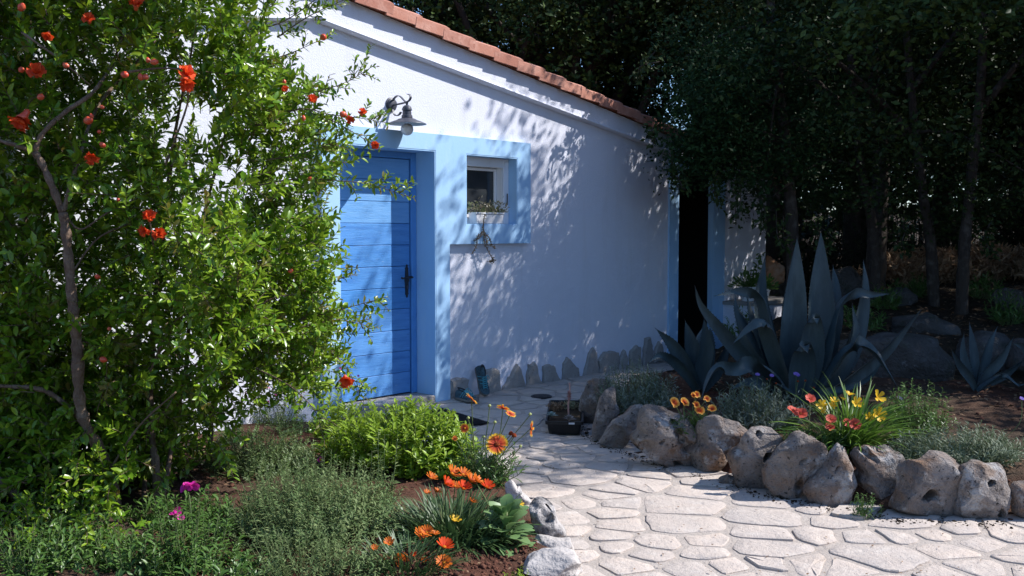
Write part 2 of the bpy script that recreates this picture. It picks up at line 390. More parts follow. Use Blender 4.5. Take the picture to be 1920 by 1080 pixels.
# leaf templates: (along, side, up)
LEAF8 = (np.array([(0, 0, 0), (.28, .36, .06), (.30, 0, 0), (.28, -.36, .06), (.66, .42, .03), (.68, 0, -.03), (.66, -.42, .03), (1, 0, -.10)]),
         [(0, 2, 1), (0, 3, 2), (2, 5, 4, 1), (3, 6, 5, 2), (5, 7, 4), (6, 7, 5)])
LEAF4 = (np.array([(0, 0, 0), (.5, .5, .07), (1, 0, -.04), (.5, -.5, .07)]), [(0, 2, 1), (0, 3, 2)])
LEAF6 = (np.array([(0, 0, 0), (.45, .5, .05), (.5, 0, -.02), (.45, -.5, .05), (1, 0, -.12)]), [(0, 2, 1), (0, 3, 2), (2, 4, 1), (3, 4, 2)])
BLADE = (np.array([(0, .5, 0), (0, -.5, 0), (.35, .5, .10), (.35, -.5, .10), (.7, .36, .08), (.7, -.36, .08), (1, 0, -.08)]),
         [(0, 1, 3, 2), (2, 3, 5, 4), (4, 5, 6)])
def scat(T, pos, ax, up, L, W):
    tv, tf = T
    pos, ax, up = np.asarray(pos, float), np.asarray(ax, float), np.asarray(up, float)
    n = len(pos); L = np.broadcast_to(np.asarray(L, float), (n,)); W = np.broadcast_to(np.asarray(W, float), (n,))
    ax = ax / (np.linalg.norm(ax, axis=1, keepdims=True) + 1e-9)
    sd = np.cross(ax, up); sd /= (np.linalg.norm(sd, axis=1, keepdims=True) + 1e-9)
    u2 = np.cross(sd, ax)
    v = pos[:, None, :] + L[:, None, None] * (tv[None, :, 0, None] * ax[:, None, :] + tv[None, :, 2, None] * u2[:, None, :]) + W[:, None, None] * tv[None, :, 1, None] * sd[:, None, :]
    return v.reshape(-1, 3), tf, n, len(tv)
def obj_np(name, blocks, mat, parent=None, org=None, smooth=True, kind=None):
    """blocks: list of scat() results joined into one mesh"""
    V, LI, LT = [], [], []
    b = 0
    for v, tf, n, k in blocks:
        V.append(v)
        flat = np.concatenate([np.array(q) for q in tf]); tot = np.array([len(q) for q in tf])
        LI.append((b + np.arange(n)[:, None] * k + flat[None, :]).ravel()); LT.append(np.tile(tot, n))
        b += n * k
    V = np.concatenate(V); LI = np.concatenate(LI); LT = np.concatenate(LT)
    if org is None:
        lo, hi = V.min(0), V.max(0); org = np.array([(lo[0] + hi[0]) / 2, (lo[1] + hi[1]) / 2, lo[2]])
    me = bpy.data.meshes.new(name)
    me.vertices.add(len(V)); me.loops.add(len(LI)); me.polygons.add(len(LT))
    me.vertices.foreach_set('co', (V - org).astype(np.float32).ravel())
    me.loops.foreach_set('vertex_index', LI.astype(np.int32))
    me.polygons.foreach_set('loop_start', np.concatenate([[0], np.cumsum(LT)[:-1]]).astype(np.int32))
    me.polygons.foreach_set('use_smooth', np.full(len(LT), smooth))
    me.materials.append(mat)
    me.update(calc_edges=True)
    o = link(name, me, parent, org)
    if kind: o['kind'] = kind
    return o
def rdir(n, zmin=-1.0):
    z = rng.uniform(zmin, 1, n); a = rng.uniform(0, 2 * pi, n); r = np.sqrt(1 - z * z)
    return np.stack([r * np.cos(a), r * np.sin(a), z], 1)
def dup(root, loc, rotz=0.0, scale=1.0, label=None):
    r = root.copy(); COL.objects.link(r); r.location = tuple(loc); r.rotation_euler = (0, 0, rotz); r.scale = (scale,) * 3
    WL[r] = np.array(loc, float)
    if label: r['label'] = label
    for ch in list(root.children):
        c = ch.copy(); COL.objects.link(c); c.parent = r
        for g in ch.children:
            d = g.copy(); COL.objects.link(d); d.parent = c
    return r

# ------------------------------------------------------------------ ground, path
def G2(px, py): return tuple(gnd(px, py)[:2])
WB = lambda t: tuple(WP(t, 0, 0.0)[:2])
PATH = [(0.30, 1.2), (0.32, 3.2), G2(1085, 1085), G2(1062, 1005), G2(1005, 945), G2(955, 885), G2(905, 845), G2(800, 838), G2(680, 800), WB(-0.25), WB(5.95), G2(1262, 690), G2(1175, 712), G2(1108, 750), G2(1083, 795), G2(1100, 815), G2(1200, 862), G2(1300, 893), G2(1450, 938), G2(1600, 966), G2(1700, 985), G2(1950, 992), G2(2350, 1000), (5.0, 4.5), (5.0, 1.2)]
def in_poly(x, y, P):
    r = np.zeros(np.shape(x), bool)
    j = len(P) - 1
    for i in range(len(P)):
        xi, yi = P[i]; xj, yj = P[j]
        c = ((yi > y) != (yj > y)) & (x < (xj - xi) * (y - yi) / (yj - yi + 1e-12) + xi)
        r ^= c; j = i
    return r
def dist_poly(x, y, P):
    d = np.full(np.shape(x), 1e9)
    for i in range(len(P)):
        a = np.array(P[i]); b = np.array(P[(i + 1) % len(P)]); e = b - a
        t = np.clip(((x - a[0]) * e[0] + (y - a[1]) * e[1]) / (e @ e), 0, 1)
        d = np.minimum(d, np.hypot(x - a[0] - t * e[0], y - a[1] - t * e[1]))
    return d
def sstep(a, b, x):
    t = np.clip((x - a) / (b - a), 0, 1); return t * t * (3 - 2 * t)
def hgt(x, y):
    x = np.asarray(x, float); y = np.asarray(y, float)
    d = dist_poly(x, y, PATH); ins = in_poly(x, y, PATH)
    right = x > -0.1 + 0.0 * y
    th = (x - A0[0]) * U[0] + (y - A0[1]) * U[1]
    dn = (x - A0[0]) * N[0] + (y - A0[1]) * N[1]
    bed_r = 0.20 + 0.05 * sstep(5.5, 8, y) + 0.20 * sstep(8.6, 9.6, y) * sstep(2.0, 3.2, x) * 1.5 + 0.25 * sstep(10, 13, y) + 0.22 * sstep(13, 17, y) + 0.05 * np.maximum(0, y - 17)
    bed_r = bed_r + 0.03 * np.maximum(0, x - 6)
    bed_r = np.where((y > 9.2) & (x < 2.8), bed_r - 0.16 * (1 - sstep(2.0, 2.8, x)), bed_r)
    bed_r = np.where((dn < 1.3) & (th > 4.7), np.minimum(bed_r, 0.10 + 0.30 * sstep(0.5, 1.3, dn)), bed_r)
    bed_l = 0.035 + 0.05 * sstep(0, 0.8, d)
    bed = np.where((x > 0.33) & (dn > -6), bed_r, bed_l)
    bed = np.where((dn < 0.02) & (th < 7.4), -0.03 + 0.0 * x, bed)
    bed = np.where((dn < -3.4), np.maximum(bed, 0.02 * np.maximum(0, y - 14)), bed)
    rough = 0.018 * np.sin(x * 7.1 + 2 * np.sin(y * 3.3)) * np.sin(y * 8.3 + 1.5 * np.sin(x * 4.1)) + 0.012 * np.sin(x * 19 + y * 5) * np.sin(y * 23 - x * 7)
    h = bed + rough
    lo_, hi_ = np.where(x > 0.33, 0.20, 0.0), np.where(x > 0.33, 0.42, 0.12)
    edge = -0.06 + 0.062 * sstep(0.0, 0.03, d)
    return np.where(ins, -0.06, edge + (h - 0.002) * sstep(lo_, hi_, d))
def hz(x, y): return float(hgt(np.array([x]), np.array([y]))[0])
xs = np.concatenate([-np.geomspace(500, 4.7, 22), np.arange(-4.6, 6.5, 0.075), np.geomspace(6.6, 500, 26)])
ys = np.concatenate([np.linspace(-400, -10, 5), np.linspace(-6, 2.2, 7), np.arange(2.4, 15.0, 0.085), np.geomspace(15.1, 1000, 26)])
gx, gy = np.meshgrid(xs, ys)
gz = hgt(gx.ravel(), gy.ravel())
nx, ny = len(xs), len(ys)
ii, jj = np.meshgrid(np.arange(nx - 1), np.arange(ny - 1))
b0 = (jj * nx + ii).ravel()
gf = np.stack([b0, b0 + 1, b0 + nx + 1, b0 + nx], 1)
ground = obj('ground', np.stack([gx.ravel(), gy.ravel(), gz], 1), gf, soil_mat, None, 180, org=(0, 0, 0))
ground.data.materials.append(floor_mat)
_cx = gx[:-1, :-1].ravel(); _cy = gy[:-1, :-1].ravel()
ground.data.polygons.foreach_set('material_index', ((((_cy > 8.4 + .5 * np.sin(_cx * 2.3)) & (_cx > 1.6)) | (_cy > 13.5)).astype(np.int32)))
tag(ground, 'reddish brown garden soil and rough ground under the trees', None, None, 'structure')
# path bed of mortar
pv = [(p[0], p[1] + (0.16 if (p[0] > 0.45 and 4.9 < p[1] < 7.3) else 0.0), 0.007) for p in PATH]
bm = bmesh.new()
bv = [bm.verts.new(p) for p in pv]
bm.faces.new(bv)
bmesh.ops.triangulate(bm, faces=bm.faces[:])
me = bpy.data.meshes.new('path'); bm.to_mesh(me); bm.free()
me.materials.append(mortar)
path = link('path', me, None, (0, 0, 0))
if path.data.polygons[0].normal.z < 0: path.data.flip_normals()
tag(path, 'pale crazy paving path with sandy mortar joints', None, None, 'structure')

# ---- flagstones (crazy paving)
def clip_half(poly, n, o):
    out = []
    for i in range(len(poly)):
        a, b = poly[i], poly[(i + 1) % len(poly)]
        da, db = a @ n - o, b @ n - o
        if da <= 0: out.append(a)
        if (da < 0 < db) or (db < 0 < da): out.append(a + (b - a) * (da / (da - db)))
    return out
seeds = []
r2 = np.random.default_rng(21)
for k in range(16000):
    p = np.array([r2.uniform(-1.8, 4.6), r2.uniform(2.9, 12.0)])
    if not in_poly(p[0:1], p[1:2], PATH)[0]: continue
    rad = 0.135 + 0.32 * r2.random() ** 1.9
    if all(np.hypot(*((p - q) * (0.85, 1.0))) > 0.5 * (rad + rq) for q, rq in seeds): seeds.append((p, rad))
pts = np.array([s[0] for s in seeds])
nflag = 0
for i, p in enumerate(pts):
    dd = np.hypot(*(pts - p).T); nb = np.argsort(dd)[1:22]
    cell = [p + np.array(c) for c in ((-.5, -.5), (.5, -.5), (.5, .5), (-.5, .5))]
    for j in nb:
        e = pts[j] - p; l = np.linalg.norm(e)
        w = seeds[i][1] / (seeds[i][1] + seeds[j][1])
        cell = clip_half(cell, e / l, (p @ e) / l + l * (0.5 + 0.5 * (w - 0.5)) - r2.uniform(0.006, 0.022))
        if len(cell) < 3: break
    if len(cell) < 3: continue
    cell = clip_half(cell, -N[:2], -(np.dot(A0[:2], N[:2]) + 0.02))
    if len(cell) < 3: continue
    cm = sum(cell) / len(cell)
    cell = [q + (cm - q) * r2.uniform(0.0, 0.10) for q in cell]
    # knock off corners, roughen edges
    out = []
    m = len(cell)
    for k in range(m):
        a, b, c = cell[k - 1], cell[k], cell[(k + 1) % m]
        l1, l2 = np.linalg.norm(a - b), np.linalg.norm(c - b)
        q = min(0.35, r2.uniform(0.006, 0.032) / max(l1, 1e-3)); s = min(0.35, r2.uniform(0.006, 0.032) / max(l2, 1e-3))
        out += [b + (a - b) * q, b + (c - b) * s]
    rough = []
    for k in range(len(out)):
        a, b = out[k], out[(k + 1) % len(out)]
        l = np.linalg.norm(b - a)
        rough.append(a)
        ns = int(l / 0.07)
        for s in range(1, ns):
            t = s / ns
            pr = np.array([-(b - a)[1], (b - a)[0]]) / max(l, 1e-4)
            rough.append(a + (b - a) * t + pr * r2.normal(0, 0.0055))
    if len(rough) < 5: continue
    c0 = sum(rough) / len(rough)
    n = len(rough)
    top = 0.0125 + r2.uniform(-0.002, 0.005)
    tilt = r2.normal(0, 0.010, 2)
    v = [(q[0], q[1], -0.01) for q in rough] + [(q[0], q[1], top - 0.0022 + (q - c0) @ tilt) for q in rough]
    ins_ = [q + (c0 - q) * min(0.3, 0.005 / (np.linalg.norm(c0 - q) + 1e-6)) for q in rough]
    v += [(q[0], q[1], top + (q - c0) @ tilt + r2.normal(0, 0.0014)) for q in ins_]
    in2 = [q + (c0 - q) * 0.45 for q in rough]
    v += [(q[0], q[1], top + 0.001 + (q - c0) @ tilt + r2.normal(0, 0.0022)) for q in in2]
    v += [(c0[0], c0[1], top + 0.002)]
    f = []
    for r in range(3):
        for k in range(n):
            kk = (k + 1) % n
            f.append([r * n + k, r * n + kk, (r + 1) * n + kk, (r + 1) * n + k])
    for k in range(n): f.append([3 * n + k, 3 * n + (k + 1) % n, 4 * n])
    obj('flagstone', v, f, flag_mat, path, 30)
    nflag += 1
print('flagstones', nflag)

# ------------------------------------------------------------------ the cottage
house = thing('cottage', 'white stucco cottage with blue door, blue trim and terracotta tile verge', 'house', WP(2, 0, -0.02))
RIDGE_T = wall(588, 30)[0]
r1 = wall(700, 6, 0.10); r2_ = wall(1236, 237, 0.10)
RS = (r1[1] - r2_[1]) / (r2_[0] - r1[0])                         # fall of the roof per metre
def zroof(t): return r1[1] - RS * (abs(t - RIDGE_T) - (r1[0] - RIDGE_T)) - 0.03
TW0, TW1 = -6.5, wall(1435, 450)[0]
SD = 0.06                                                      # the blue surround stands proud of the wall
tL0 = wall(605, 500, SD)[0]; tD0 = wall(637, 500, SD)[0]; tD1 = wall(818, 500, SD)[0]; tS1 = wall(844, 600, SD)[0]
tW0 = wall(874, 350, SD)[0]; tW1 = wall(971, 350, SD)[0]; tE = wall(995, 350, SD)[0]
zTop = wall(602, 230, SD)[1]; zDT = wall(818, 282, SD)[1]; zW1 = wall(874, 288, SD)[1]; zW0 = wall(920, 422, SD)[1]; zWF = wall(920, 457, SD)[1]
tO0 = wall(1269, 500)[0]; tO1 = wall(1335, 500)[0]; zO = wall(1300, 318)[1]
print('house', dict(RIDGE_T=RIDGE_T, RS=RS, tL0=tL0, tD0=tD0, tD1=tD1, tS1=tS1, tW0=tW0, tW1=tW1, tE=tE, zTop=zTop, zDT=zDT, zW1=zW1, zW0=zW0, zWF=zWF, tO0=tO0, tO1=tO1, zO=zO, TW1=TW1, ridge=zroof(RIDGE_T)))
HD = -3.2
g = MB()
brk = sorted([TW0, RIDGE_T, tD0, tD1, tW0, tW1, tO0, tO1, TW1])
holes = [(tD0, tD1, -1, zDT), (tW0, tW1, zW0, zW1), (tO0, tO1, -1, zO)]
for a, b in zip(brk[:-1], brk[1:]):
    segs = [(-0.12, None)]
    for h in holes:
        if h[0] <= a + 1e-6 and b <= h[1] + 1e-6:
            segs = ([(-0.12, h[2])] if h[2] > 0 else []) + [(h[3], None)]
    for z0, z1 in segs:
        if z1 is None: poly = [(a, z0), (b, z0), (b, zroof(b) - 0.012), (a, zroof(a) - 0.012)]
        else: poly = rect(a, b, z0, z1)
        g.add(*prism(poly, -0.06 if a > tO0 - .01 else -0.30, 0.0))
g.build('wall', stucco, house)
for tt, nm in ((TW0, 'side_wall'), (TW1 - 0.25, 'side_wall')):
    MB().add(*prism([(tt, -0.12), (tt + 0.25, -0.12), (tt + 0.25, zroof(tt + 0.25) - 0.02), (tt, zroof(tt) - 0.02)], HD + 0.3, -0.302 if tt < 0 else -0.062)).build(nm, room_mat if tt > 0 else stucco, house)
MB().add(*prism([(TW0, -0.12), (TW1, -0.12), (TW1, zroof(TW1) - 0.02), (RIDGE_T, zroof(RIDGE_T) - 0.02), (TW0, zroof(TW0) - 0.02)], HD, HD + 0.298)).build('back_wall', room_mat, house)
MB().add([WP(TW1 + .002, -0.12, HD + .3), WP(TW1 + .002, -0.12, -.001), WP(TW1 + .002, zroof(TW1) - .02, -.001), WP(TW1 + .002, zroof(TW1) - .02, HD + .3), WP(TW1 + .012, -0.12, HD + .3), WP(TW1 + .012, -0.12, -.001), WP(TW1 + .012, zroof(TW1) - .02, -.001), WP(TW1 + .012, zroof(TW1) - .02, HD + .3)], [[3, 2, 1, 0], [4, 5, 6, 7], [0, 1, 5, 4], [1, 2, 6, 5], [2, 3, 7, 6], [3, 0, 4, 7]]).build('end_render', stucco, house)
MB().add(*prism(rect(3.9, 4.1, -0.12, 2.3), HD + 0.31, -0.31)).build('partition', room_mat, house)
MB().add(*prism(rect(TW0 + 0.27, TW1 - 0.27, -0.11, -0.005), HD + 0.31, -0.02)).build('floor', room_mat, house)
# gable band with its moulded lower edge
ml = [wall(560, 37, 0.07), wall(588, 31, 0.07), wall(612, 43, 0.07)]
mo_r = wall(1246, 282, 0.07)
MS = (ml[2][1] - mo_r[1]) / (mo_r[0] - ml[2][0])
tm0 = ml[2][0]
def zmould(t):
    q = t - RIDGE_T; w = tm0 - RIDGE_T
    base = ml[2][1] - MS * (abs(q) - w)
    if abs(q) < w: base = ml[2][1] + (ml[1][1] - ml[2][1]) * (1 - (abs(q) / w) ** 2)
    return base
tt = [TW0] + [RIDGE_T - 3.0, RIDGE_T - 1.5] + list(np.linspace(RIDGE_T - (tm0 - RIDGE_T), tm0, 11)) + [1.5, 3.0, 4.6, 6.0, TW1]
band = MB(); lip = MB()
for a, b in zip(tt[:-1], tt[1:]):
    band.add(*prism([(a, zmould(a) + 0.025), (b, zmould(b) + 0.025), (b, zroof(b) - 0.014), (a, zroof(a) - 0.014)], 0.001, 0.055))
    q0, q1 = zmould(a), zmould(b)
    prof = [(0.0015, 0.0), (0.05, 0.0), (0.066, 0.006), (0.072, 0.016), (0.068, 0.028), (0.056, 0.034)]
    v = [WP(a, q0 + z, d) for d, z in prof] + [WP(b, q1 + z, d) for d, z in prof]
    n = len(prof)
    lip.add(v, [[i, n + i, n + i + 1, i + 1] for i in range(n - 1)] + [list(range(n)), [n + i for i in range(n)][::-1]])
band.build('gable_band', stucco, house); lip.build('moulding', stucco, house, 40)
# blue surround of door and window
s = MB()
for poly in (rect(tL0, tD0, -0.04, zDT), rect(tL0, tW0, zDT, zTop), rect(tD1, tS1, -0.04, zWF), rect(tD1, tW0, zWF, zDT), rect(tS1 , tE, zWF + 0.0, zW0)):
    pass
s.add(*prism([(tL0, -0.04), (tD0, -0.04), (tD0, zDT), (tD1, zDT), (tD1, -0.04), (tS1, -0.04), (tS1, zWF), (tE, zWF), (tE, zTop), (tL0, zTop)], 0.001, SD))
s.v = []; s.f = []
cells = [rect(tL0, tD0, -0.04, zDT), rect(tL0, tD1, zDT, zTop), rect(tD1, tS1, -0.04, zTop), rect(tS1, tE, zWF, zW0), rect(tS1, tW0, zW0, zTop), rect(tW0, tW1, zW1, zTop), rect(tW1, tE, zW0, zTop)]
for c in cells: s.add(*prism(c, 0.001, SD))
so = s.build('surround', blue_trim, house)
# door set back in its reveal: painted jambs, frame, planks, handle
RV = -0.185                                                    # depth of the door frame's face
j = MB()
j.add(*prism(rect(tD0 - 0.001, tD0 + 0.012, -0.02, zDT), -0.28, SD - 0.003))
j.add(*prism(rect(tD1 - 0.012, tD1 + 0.001, -0.02, zDT), -0.28, SD - 0.003))
j.add(*prism(rect(tD0 + 0.012, tD1 - 0.012, zDT - 0.012, zDT + 0.001), -0.28, SD - 0.003))
j.build('door_reveal', blue_trim, house)
ZD0 = 0.082
door = MB().add(*prism(rect(tD0 + 0.012, tD1 - 0.012, ZD0, zDT - 0.012), -0.28, -0.262)).build('door', frame_blue, house)
fr = MB()
fr.add(*prism(rect(tD0 + 0.013, tD0 + 0.075, ZD0, zDT - 0.013), -0.261, RV, 0.004))
fr.add(*prism(rect(tD1 - 0.075, tD1 - 0.013, ZD0, zDT - 0.013), -0.261, RV, 0.004))
fr.add(*prism(rect(tD0 + 0.076, tD1 - 0.076, zDT - 0.07, zDT - 0.013), -0.261, RV, 0.004))
fr.build('door_frame', frame_blue, door)
NB = 11
zb = np.linspace(ZD0 + 0.008, zDT - 0.074, NB + 1)
for k in range(NB):
    MB().add(*prism(rect(tD0 + 0.078, tD1 - 0.083, zb[k] + 0.0018, zb[k + 1] - 0.0018), -0.261, RV - 0.018 + random.uniform(-0.0015, 0.0015), 0.0035)).build('plank', door_faded if k > 7 else door_blue, door)
# handle on a pointed iron plate
hc = wall(762.5, 527, RV - 0.015)
hd = RV - 0.015
plate = MB()
hw, hh = 0.021, 0.125
outline = [(0, hh + .028), (.012, hh + .016), (.007, hh + .006), (.019, hh - .008), (.016, hh - .02), (.021, .03), (.026, .02), (.026, .0), (.021, -.01), (.017, -hh + .02), (.02, -hh + .008), (.008, -hh - .006), (.012, -hh - .014), (0, -hh - .028)]
outline = outline + [(-a, b) for a, b in outline[::-1][1:-1]]
plate.add(*prism([(hc[0] + a, hc[1] + b) for a, b in outline], hd, hd + 0.006))
pl = plate.build('handle_plate', iron, door)
lev = MB()
p0 = WP(hc[0], hc[1] + 0.035, hd + 0.005)
lev.add(*tube([p0, p0 + N * 0.045], 0.011, 8))
lev.add(*tube(crv([p0 + N * 0.045 + U * 0.03, p0 + N * 0.048, p0 + N * 0.05 - U * 0.05, p0 + N * 0.047 - U * 0.09 - np.array([0, 0, .006]), p0 + N * 0.04 - U * 0.105 + np.array([0, 0, .004])], 4), 0.009, 8))
lev.add(*tube([p0 + N * 0.0 + U * 0.03, p0 + N * .02 + U * .045], 0.012, 8))
lev.build('handle', iron, door, 40)
kh = MB().add(*prism([(hc[0] + 0.008 * cos(a), hc[1] - 0.055 + 0.013 * sin(a)) for a in np.linspace(0, 2 * pi, 10)[:-1]], hd + 0.006, hd + 0.012)).build('keyhole', lamp_grey, door)
MB().add(*prism(rect(tD0 + 0.002, tD1 - 0.002, -0.04, ZD0 - 0.004), -0.26, 0.052, 0.006)).build('doorstep', plinth_mat, house)
# window
win = MB()
wr = -0.05
for c in (rect(tW0 + 0.012, tW0 + 0.065, zW0 + 0.012, zW1 - 0.012), rect(tW1 - 0.09, tW1 - 0.012, zW0 + 0.012, zW1 - 0.012), rect(tW0 + 0.066, tW1 - 0.091, zW1 - 0.10, zW1 - 0.012), rect(tW0 + 0.066, tW1 - 0.091, zW0 + 0.012, zW0 + 0.07)):
    win.add(*prism(c, -0.12, wr, 0.004))
for c in (rect(tW1 - 0.10, tW1 - 0.094, zW0 + 0.07, zW1 - 0.10),):
    win.add(*prism(c, -0.14, -0.062))
window = win.build('window', white_paint, house)
sash = MB()
a0, a1, q0, q1 = tW0 + 0.068, tW1 - 0.104, zW0 + 0.073, zW1 - 0.103
for c in (rect(a0, a0 + 0.035, q0, q1), rect(a1 - 0.03, a1, q0, q1), rect(a0 + 0.0355, a1 - 0.0305, q1 - 0.03, q1), rect(a0 + 0.0355, a1 - 0.0305, q0, q0 + 0.03)):
    sash.add(*prism(c, -0.16, -0.125, 0.004))
sash.build('sash', white_paint, window)
MB().add(*prism(rect(a0 + 0.03, a1 - 0.027, q0 + 0.028, q1 - 0.028), -0.148, -0.143)).build('pane', dark_glass, window)
wj = MB()
wj.add(*prism(rect(tW0 - 0.001, tW0 + 0.011, zW0, zW1), -0.3, SD - 0.003)); wj.add(*prism(rect(tW1 - 0.011, tW1 + 0.001, zW0, zW1), -0.3, SD - 0.003))
wj.add(*prism(rect(tW0 + 0.011, tW1 - 0.011, zW1 - 0.011, zW1 + 0.001), -0.3, SD - 0.003)); wj.add(*prism(rect(tW0 + 0.011, tW1 - 0.011, zW0 - 0.001, zW0 + 0.011), -0.3, SD - 0.003))
wj.build('window_reveal', blue_trim, house)
hp = WP(tW1 - 0.055, zW0 + 0.2, wr)
MB().add(*tube([hp, hp + N * .02, hp + N * .02 + np.array([0, 0, .11])], 0.006, 6)).build('window_handle', iron, window)
# right doorway with blue strips
ds = MB()
ts0 = wall(1252, 500)[0]; ts1 = wall(1356, 500)[0]
for c in (rect(ts0, tO0, -0.06, zO), rect(tO1, ts1, -0.06, zO), rect(ts0, ts1, zO, zO + 0.12)): ds.add(*prism(c, 0.001, 0.02))
for c in (rect(tO0 - 0.001, tO0 + 0.01, -0.06, zO), rect(tO1 - 0.01, tO1 + 0.001, -0.06, zO)): ds.add(*prism(c, -0.058, 0.018))
ds.build('doorway_trim', blue_trim, house)
# stones set round the foot of the wall
Z5 = [[(105, 590), (105, 400), (130, 385), (215, 375), (250, 390), (245, 470), (252, 575)],
      [(350, 545), (350, 440), (385, 310), (465, 300), (495, 320), (512, 515), (500, 528)],
      [(525, 520), (530, 445), (590, 360), (635, 265), (665, 310), (695, 420), (697, 490)],
      [(712, 486), (730, 270), (775, 248), (800, 280), (815, 370), (858, 455)],
      [(850, 458), (848, 285), (880, 270), (935, 280), (960, 350), (988, 395), (985, 432)],
      [(1003, 428), (1012, 260), (1040, 210), (1085, 255), (1135, 300), (1145, 395)],
      [(1162, 390), (1200, 250), (1215, 180), (1250, 130), (1280, 180), (1285, 240), (1297, 362)],
      [(1303, 360), (1290, 240), (1335, 170), (1400, 162), (1450, 175), (1445, 332)],
      [(1455, 332), (1460, 230), (1495, 150), (1525, 210), (1530, 312)],
      [(1540, 308), (1545, 165), (1580, 125), (1625, 130), (1630, 290)],
      [(1640, 285), (1650, 160), (1665, 60), (1700, 50), (1725, 160), (1715, 265)],
      [(1735, 262), (1750, 130), (1775, 85), (1800, 110), (1812, 190), (1806, 245)]]
def roughen(poly, step=0.035, amp=0.006):
    o = []
    for k in range(len(poly)):
        a, b = np.array(poly[k]), np.array(poly[(k + 1) % len(poly)]); l = np.linalg.norm(b - a)
        o.append(a); ns = max(1, int(l / step)); pr = np.array([-(b - a)[1], (b - a)[0]]) / max(l, 1e-5)
        for q in range(1, ns): o.append(a + (b - a) * q / ns + pr * random.gauss(0, amp))
    return o
for P in Z5:
    poly = [wall(820 + x / 4.267, 620 + y / 4.267, 0.02) for x, y in P]
    poly = [(p[0], max(p[1], -0.03)) for p in poly]
    MB().add(*prism(roughen(poly), 0.001, 0.028 + random.uniform(0, 0.02), 0.014)).build('plinth_stone', plinth_mat, house, 25)
# roof: boarded slab, verge tiles one by one
roof = MB()
OH = 0.05
ev = TW1 + 0.35
for a, b in ((RIDGE_T, ev), (RIDGE_T - (ev - RIDGE_T), RIDGE_T)):
    roof.add(*prism([(a, zroof(a)), (b, zroof(b)), (b, zroof(b) + 0.03), (a, zroof(a) + 0.03)], HD - 0.2, OH))
rf = roof.build('roof', terracotta, house)
ang = math.atan(RS)
step = 0.335
def tile_geo(verge):
    """one tile: length along the slope, width back into the roof"""
    Lt = step + 0.07; w = 0.21; v, f = [], []
    if verge: cs = [(0.125, -0.062), (0.125, 0.03), (0.085, 0.052), (0.04, 0.040), (0.02, 0.022), (-0.09, 0.022), (-0.09, 0.004), (0.108, 0.010), (0.108, -0.062)]
    else: cs = [(0.03, 0.015), (0.01, 0.044), (-0.03, 0.058), (-0.07, 0.044), (-0.09, 0.018), (-0.19, 0.014), (-0.19, 0.0), (-0.088, 0.003), (-0.06, 0.028), (-0.03, 0.040), (0.0, 0.028), (0.018, 0.0)]
    n = len(cs)
    for x, lift in ((0.0, 0.0), (Lt - 0.025, 0.026), (Lt, 0.024)):
        for d, z in cs: v.append((x, d, z + lift))
    for r in range(2):
        for k in range(n): f.append([r * n + k, r * n + (k + 1) % n, (r + 1) * n + (k + 1) % n, (r + 1) * n + k])
    f += [list(range(n))[::-1], [2 * n + k for k in range(n)]]
    return v, f
def tile_mesh(nm, verge, sgn):
    v, f = tile_geo(verge)
    me = bpy.data.meshes.new(nm)
    ca, sa = cos(ang), sin(ang)
    P = [U * sgn * (x * ca + z * sa) + N * d + np.array([0, 0, -x * sa + z * ca]) for x, d, z in v]
    me.from_pydata([tuple(p) for p in P], [], f if sgn > 0 else [q[::-1] for q in f]); me.materials.append(terracotta)
    me.polygons.foreach_set('use_smooth', [True] * len(me.polygons)); me.set_sharp_from_angle(angle=radians(40)); me.update()
    return me
nrow = int((ev - RIDGE_T) / (step * cos(ang))) + 1
for sgn in (1, -1):
    mv, mo = tile_mesh('verge_tile', True, sgn), tile_mesh('roof_tile', False, sgn)
    for k in range(nrow - 1, -1, -1):
        x = k * step * cos(ang)
        t = RIDGE_T + sgn * x
        for c in range(5 if sgn > 0 else 1):
            d = (OH - 0.045) if c == 0 else (OH - 0.16 - 0.21 * (c - 1))
            p = WP(t, zroof(RIDGE_T + x) + 0.034, d) + np.array([0, 0, random.uniform(-0.004, 0.004)])
            o = link('roof_tile', mv if c == 0 else mo, rf, p)
            o.rotation_euler = (random.uniform(-.012, .012), random.uniform(-.012, .012), random.uniform(-.012, .012))
tiles = MB()
for sgn in (1, -1):
    v, f = tile_geo(False); ca, sa = cos(ang), sin(ang)
    for k in range(nrow - 1, -1, -1):
        x = k * step * cos(ang)
        for c in range(5 if sgn > 0 else 1, 16):
            d0 = OH - 0.16 - 0.21 * (c - 1)
            p0 = WP(RIDGE_T + sgn * x, zroof(RIDGE_T + x) + 0.034, d0)
            tiles.add([p0 + U * sgn * (a * ca + z * sa) + N * d + np.array([0, 0, -a * sa + z * ca]) for a, d, z in v], f if sgn > 0 else [q[::-1] for q in f])
to = tiles.build('tile_field', terracotta, rf); to['kind'] = 'stuff'

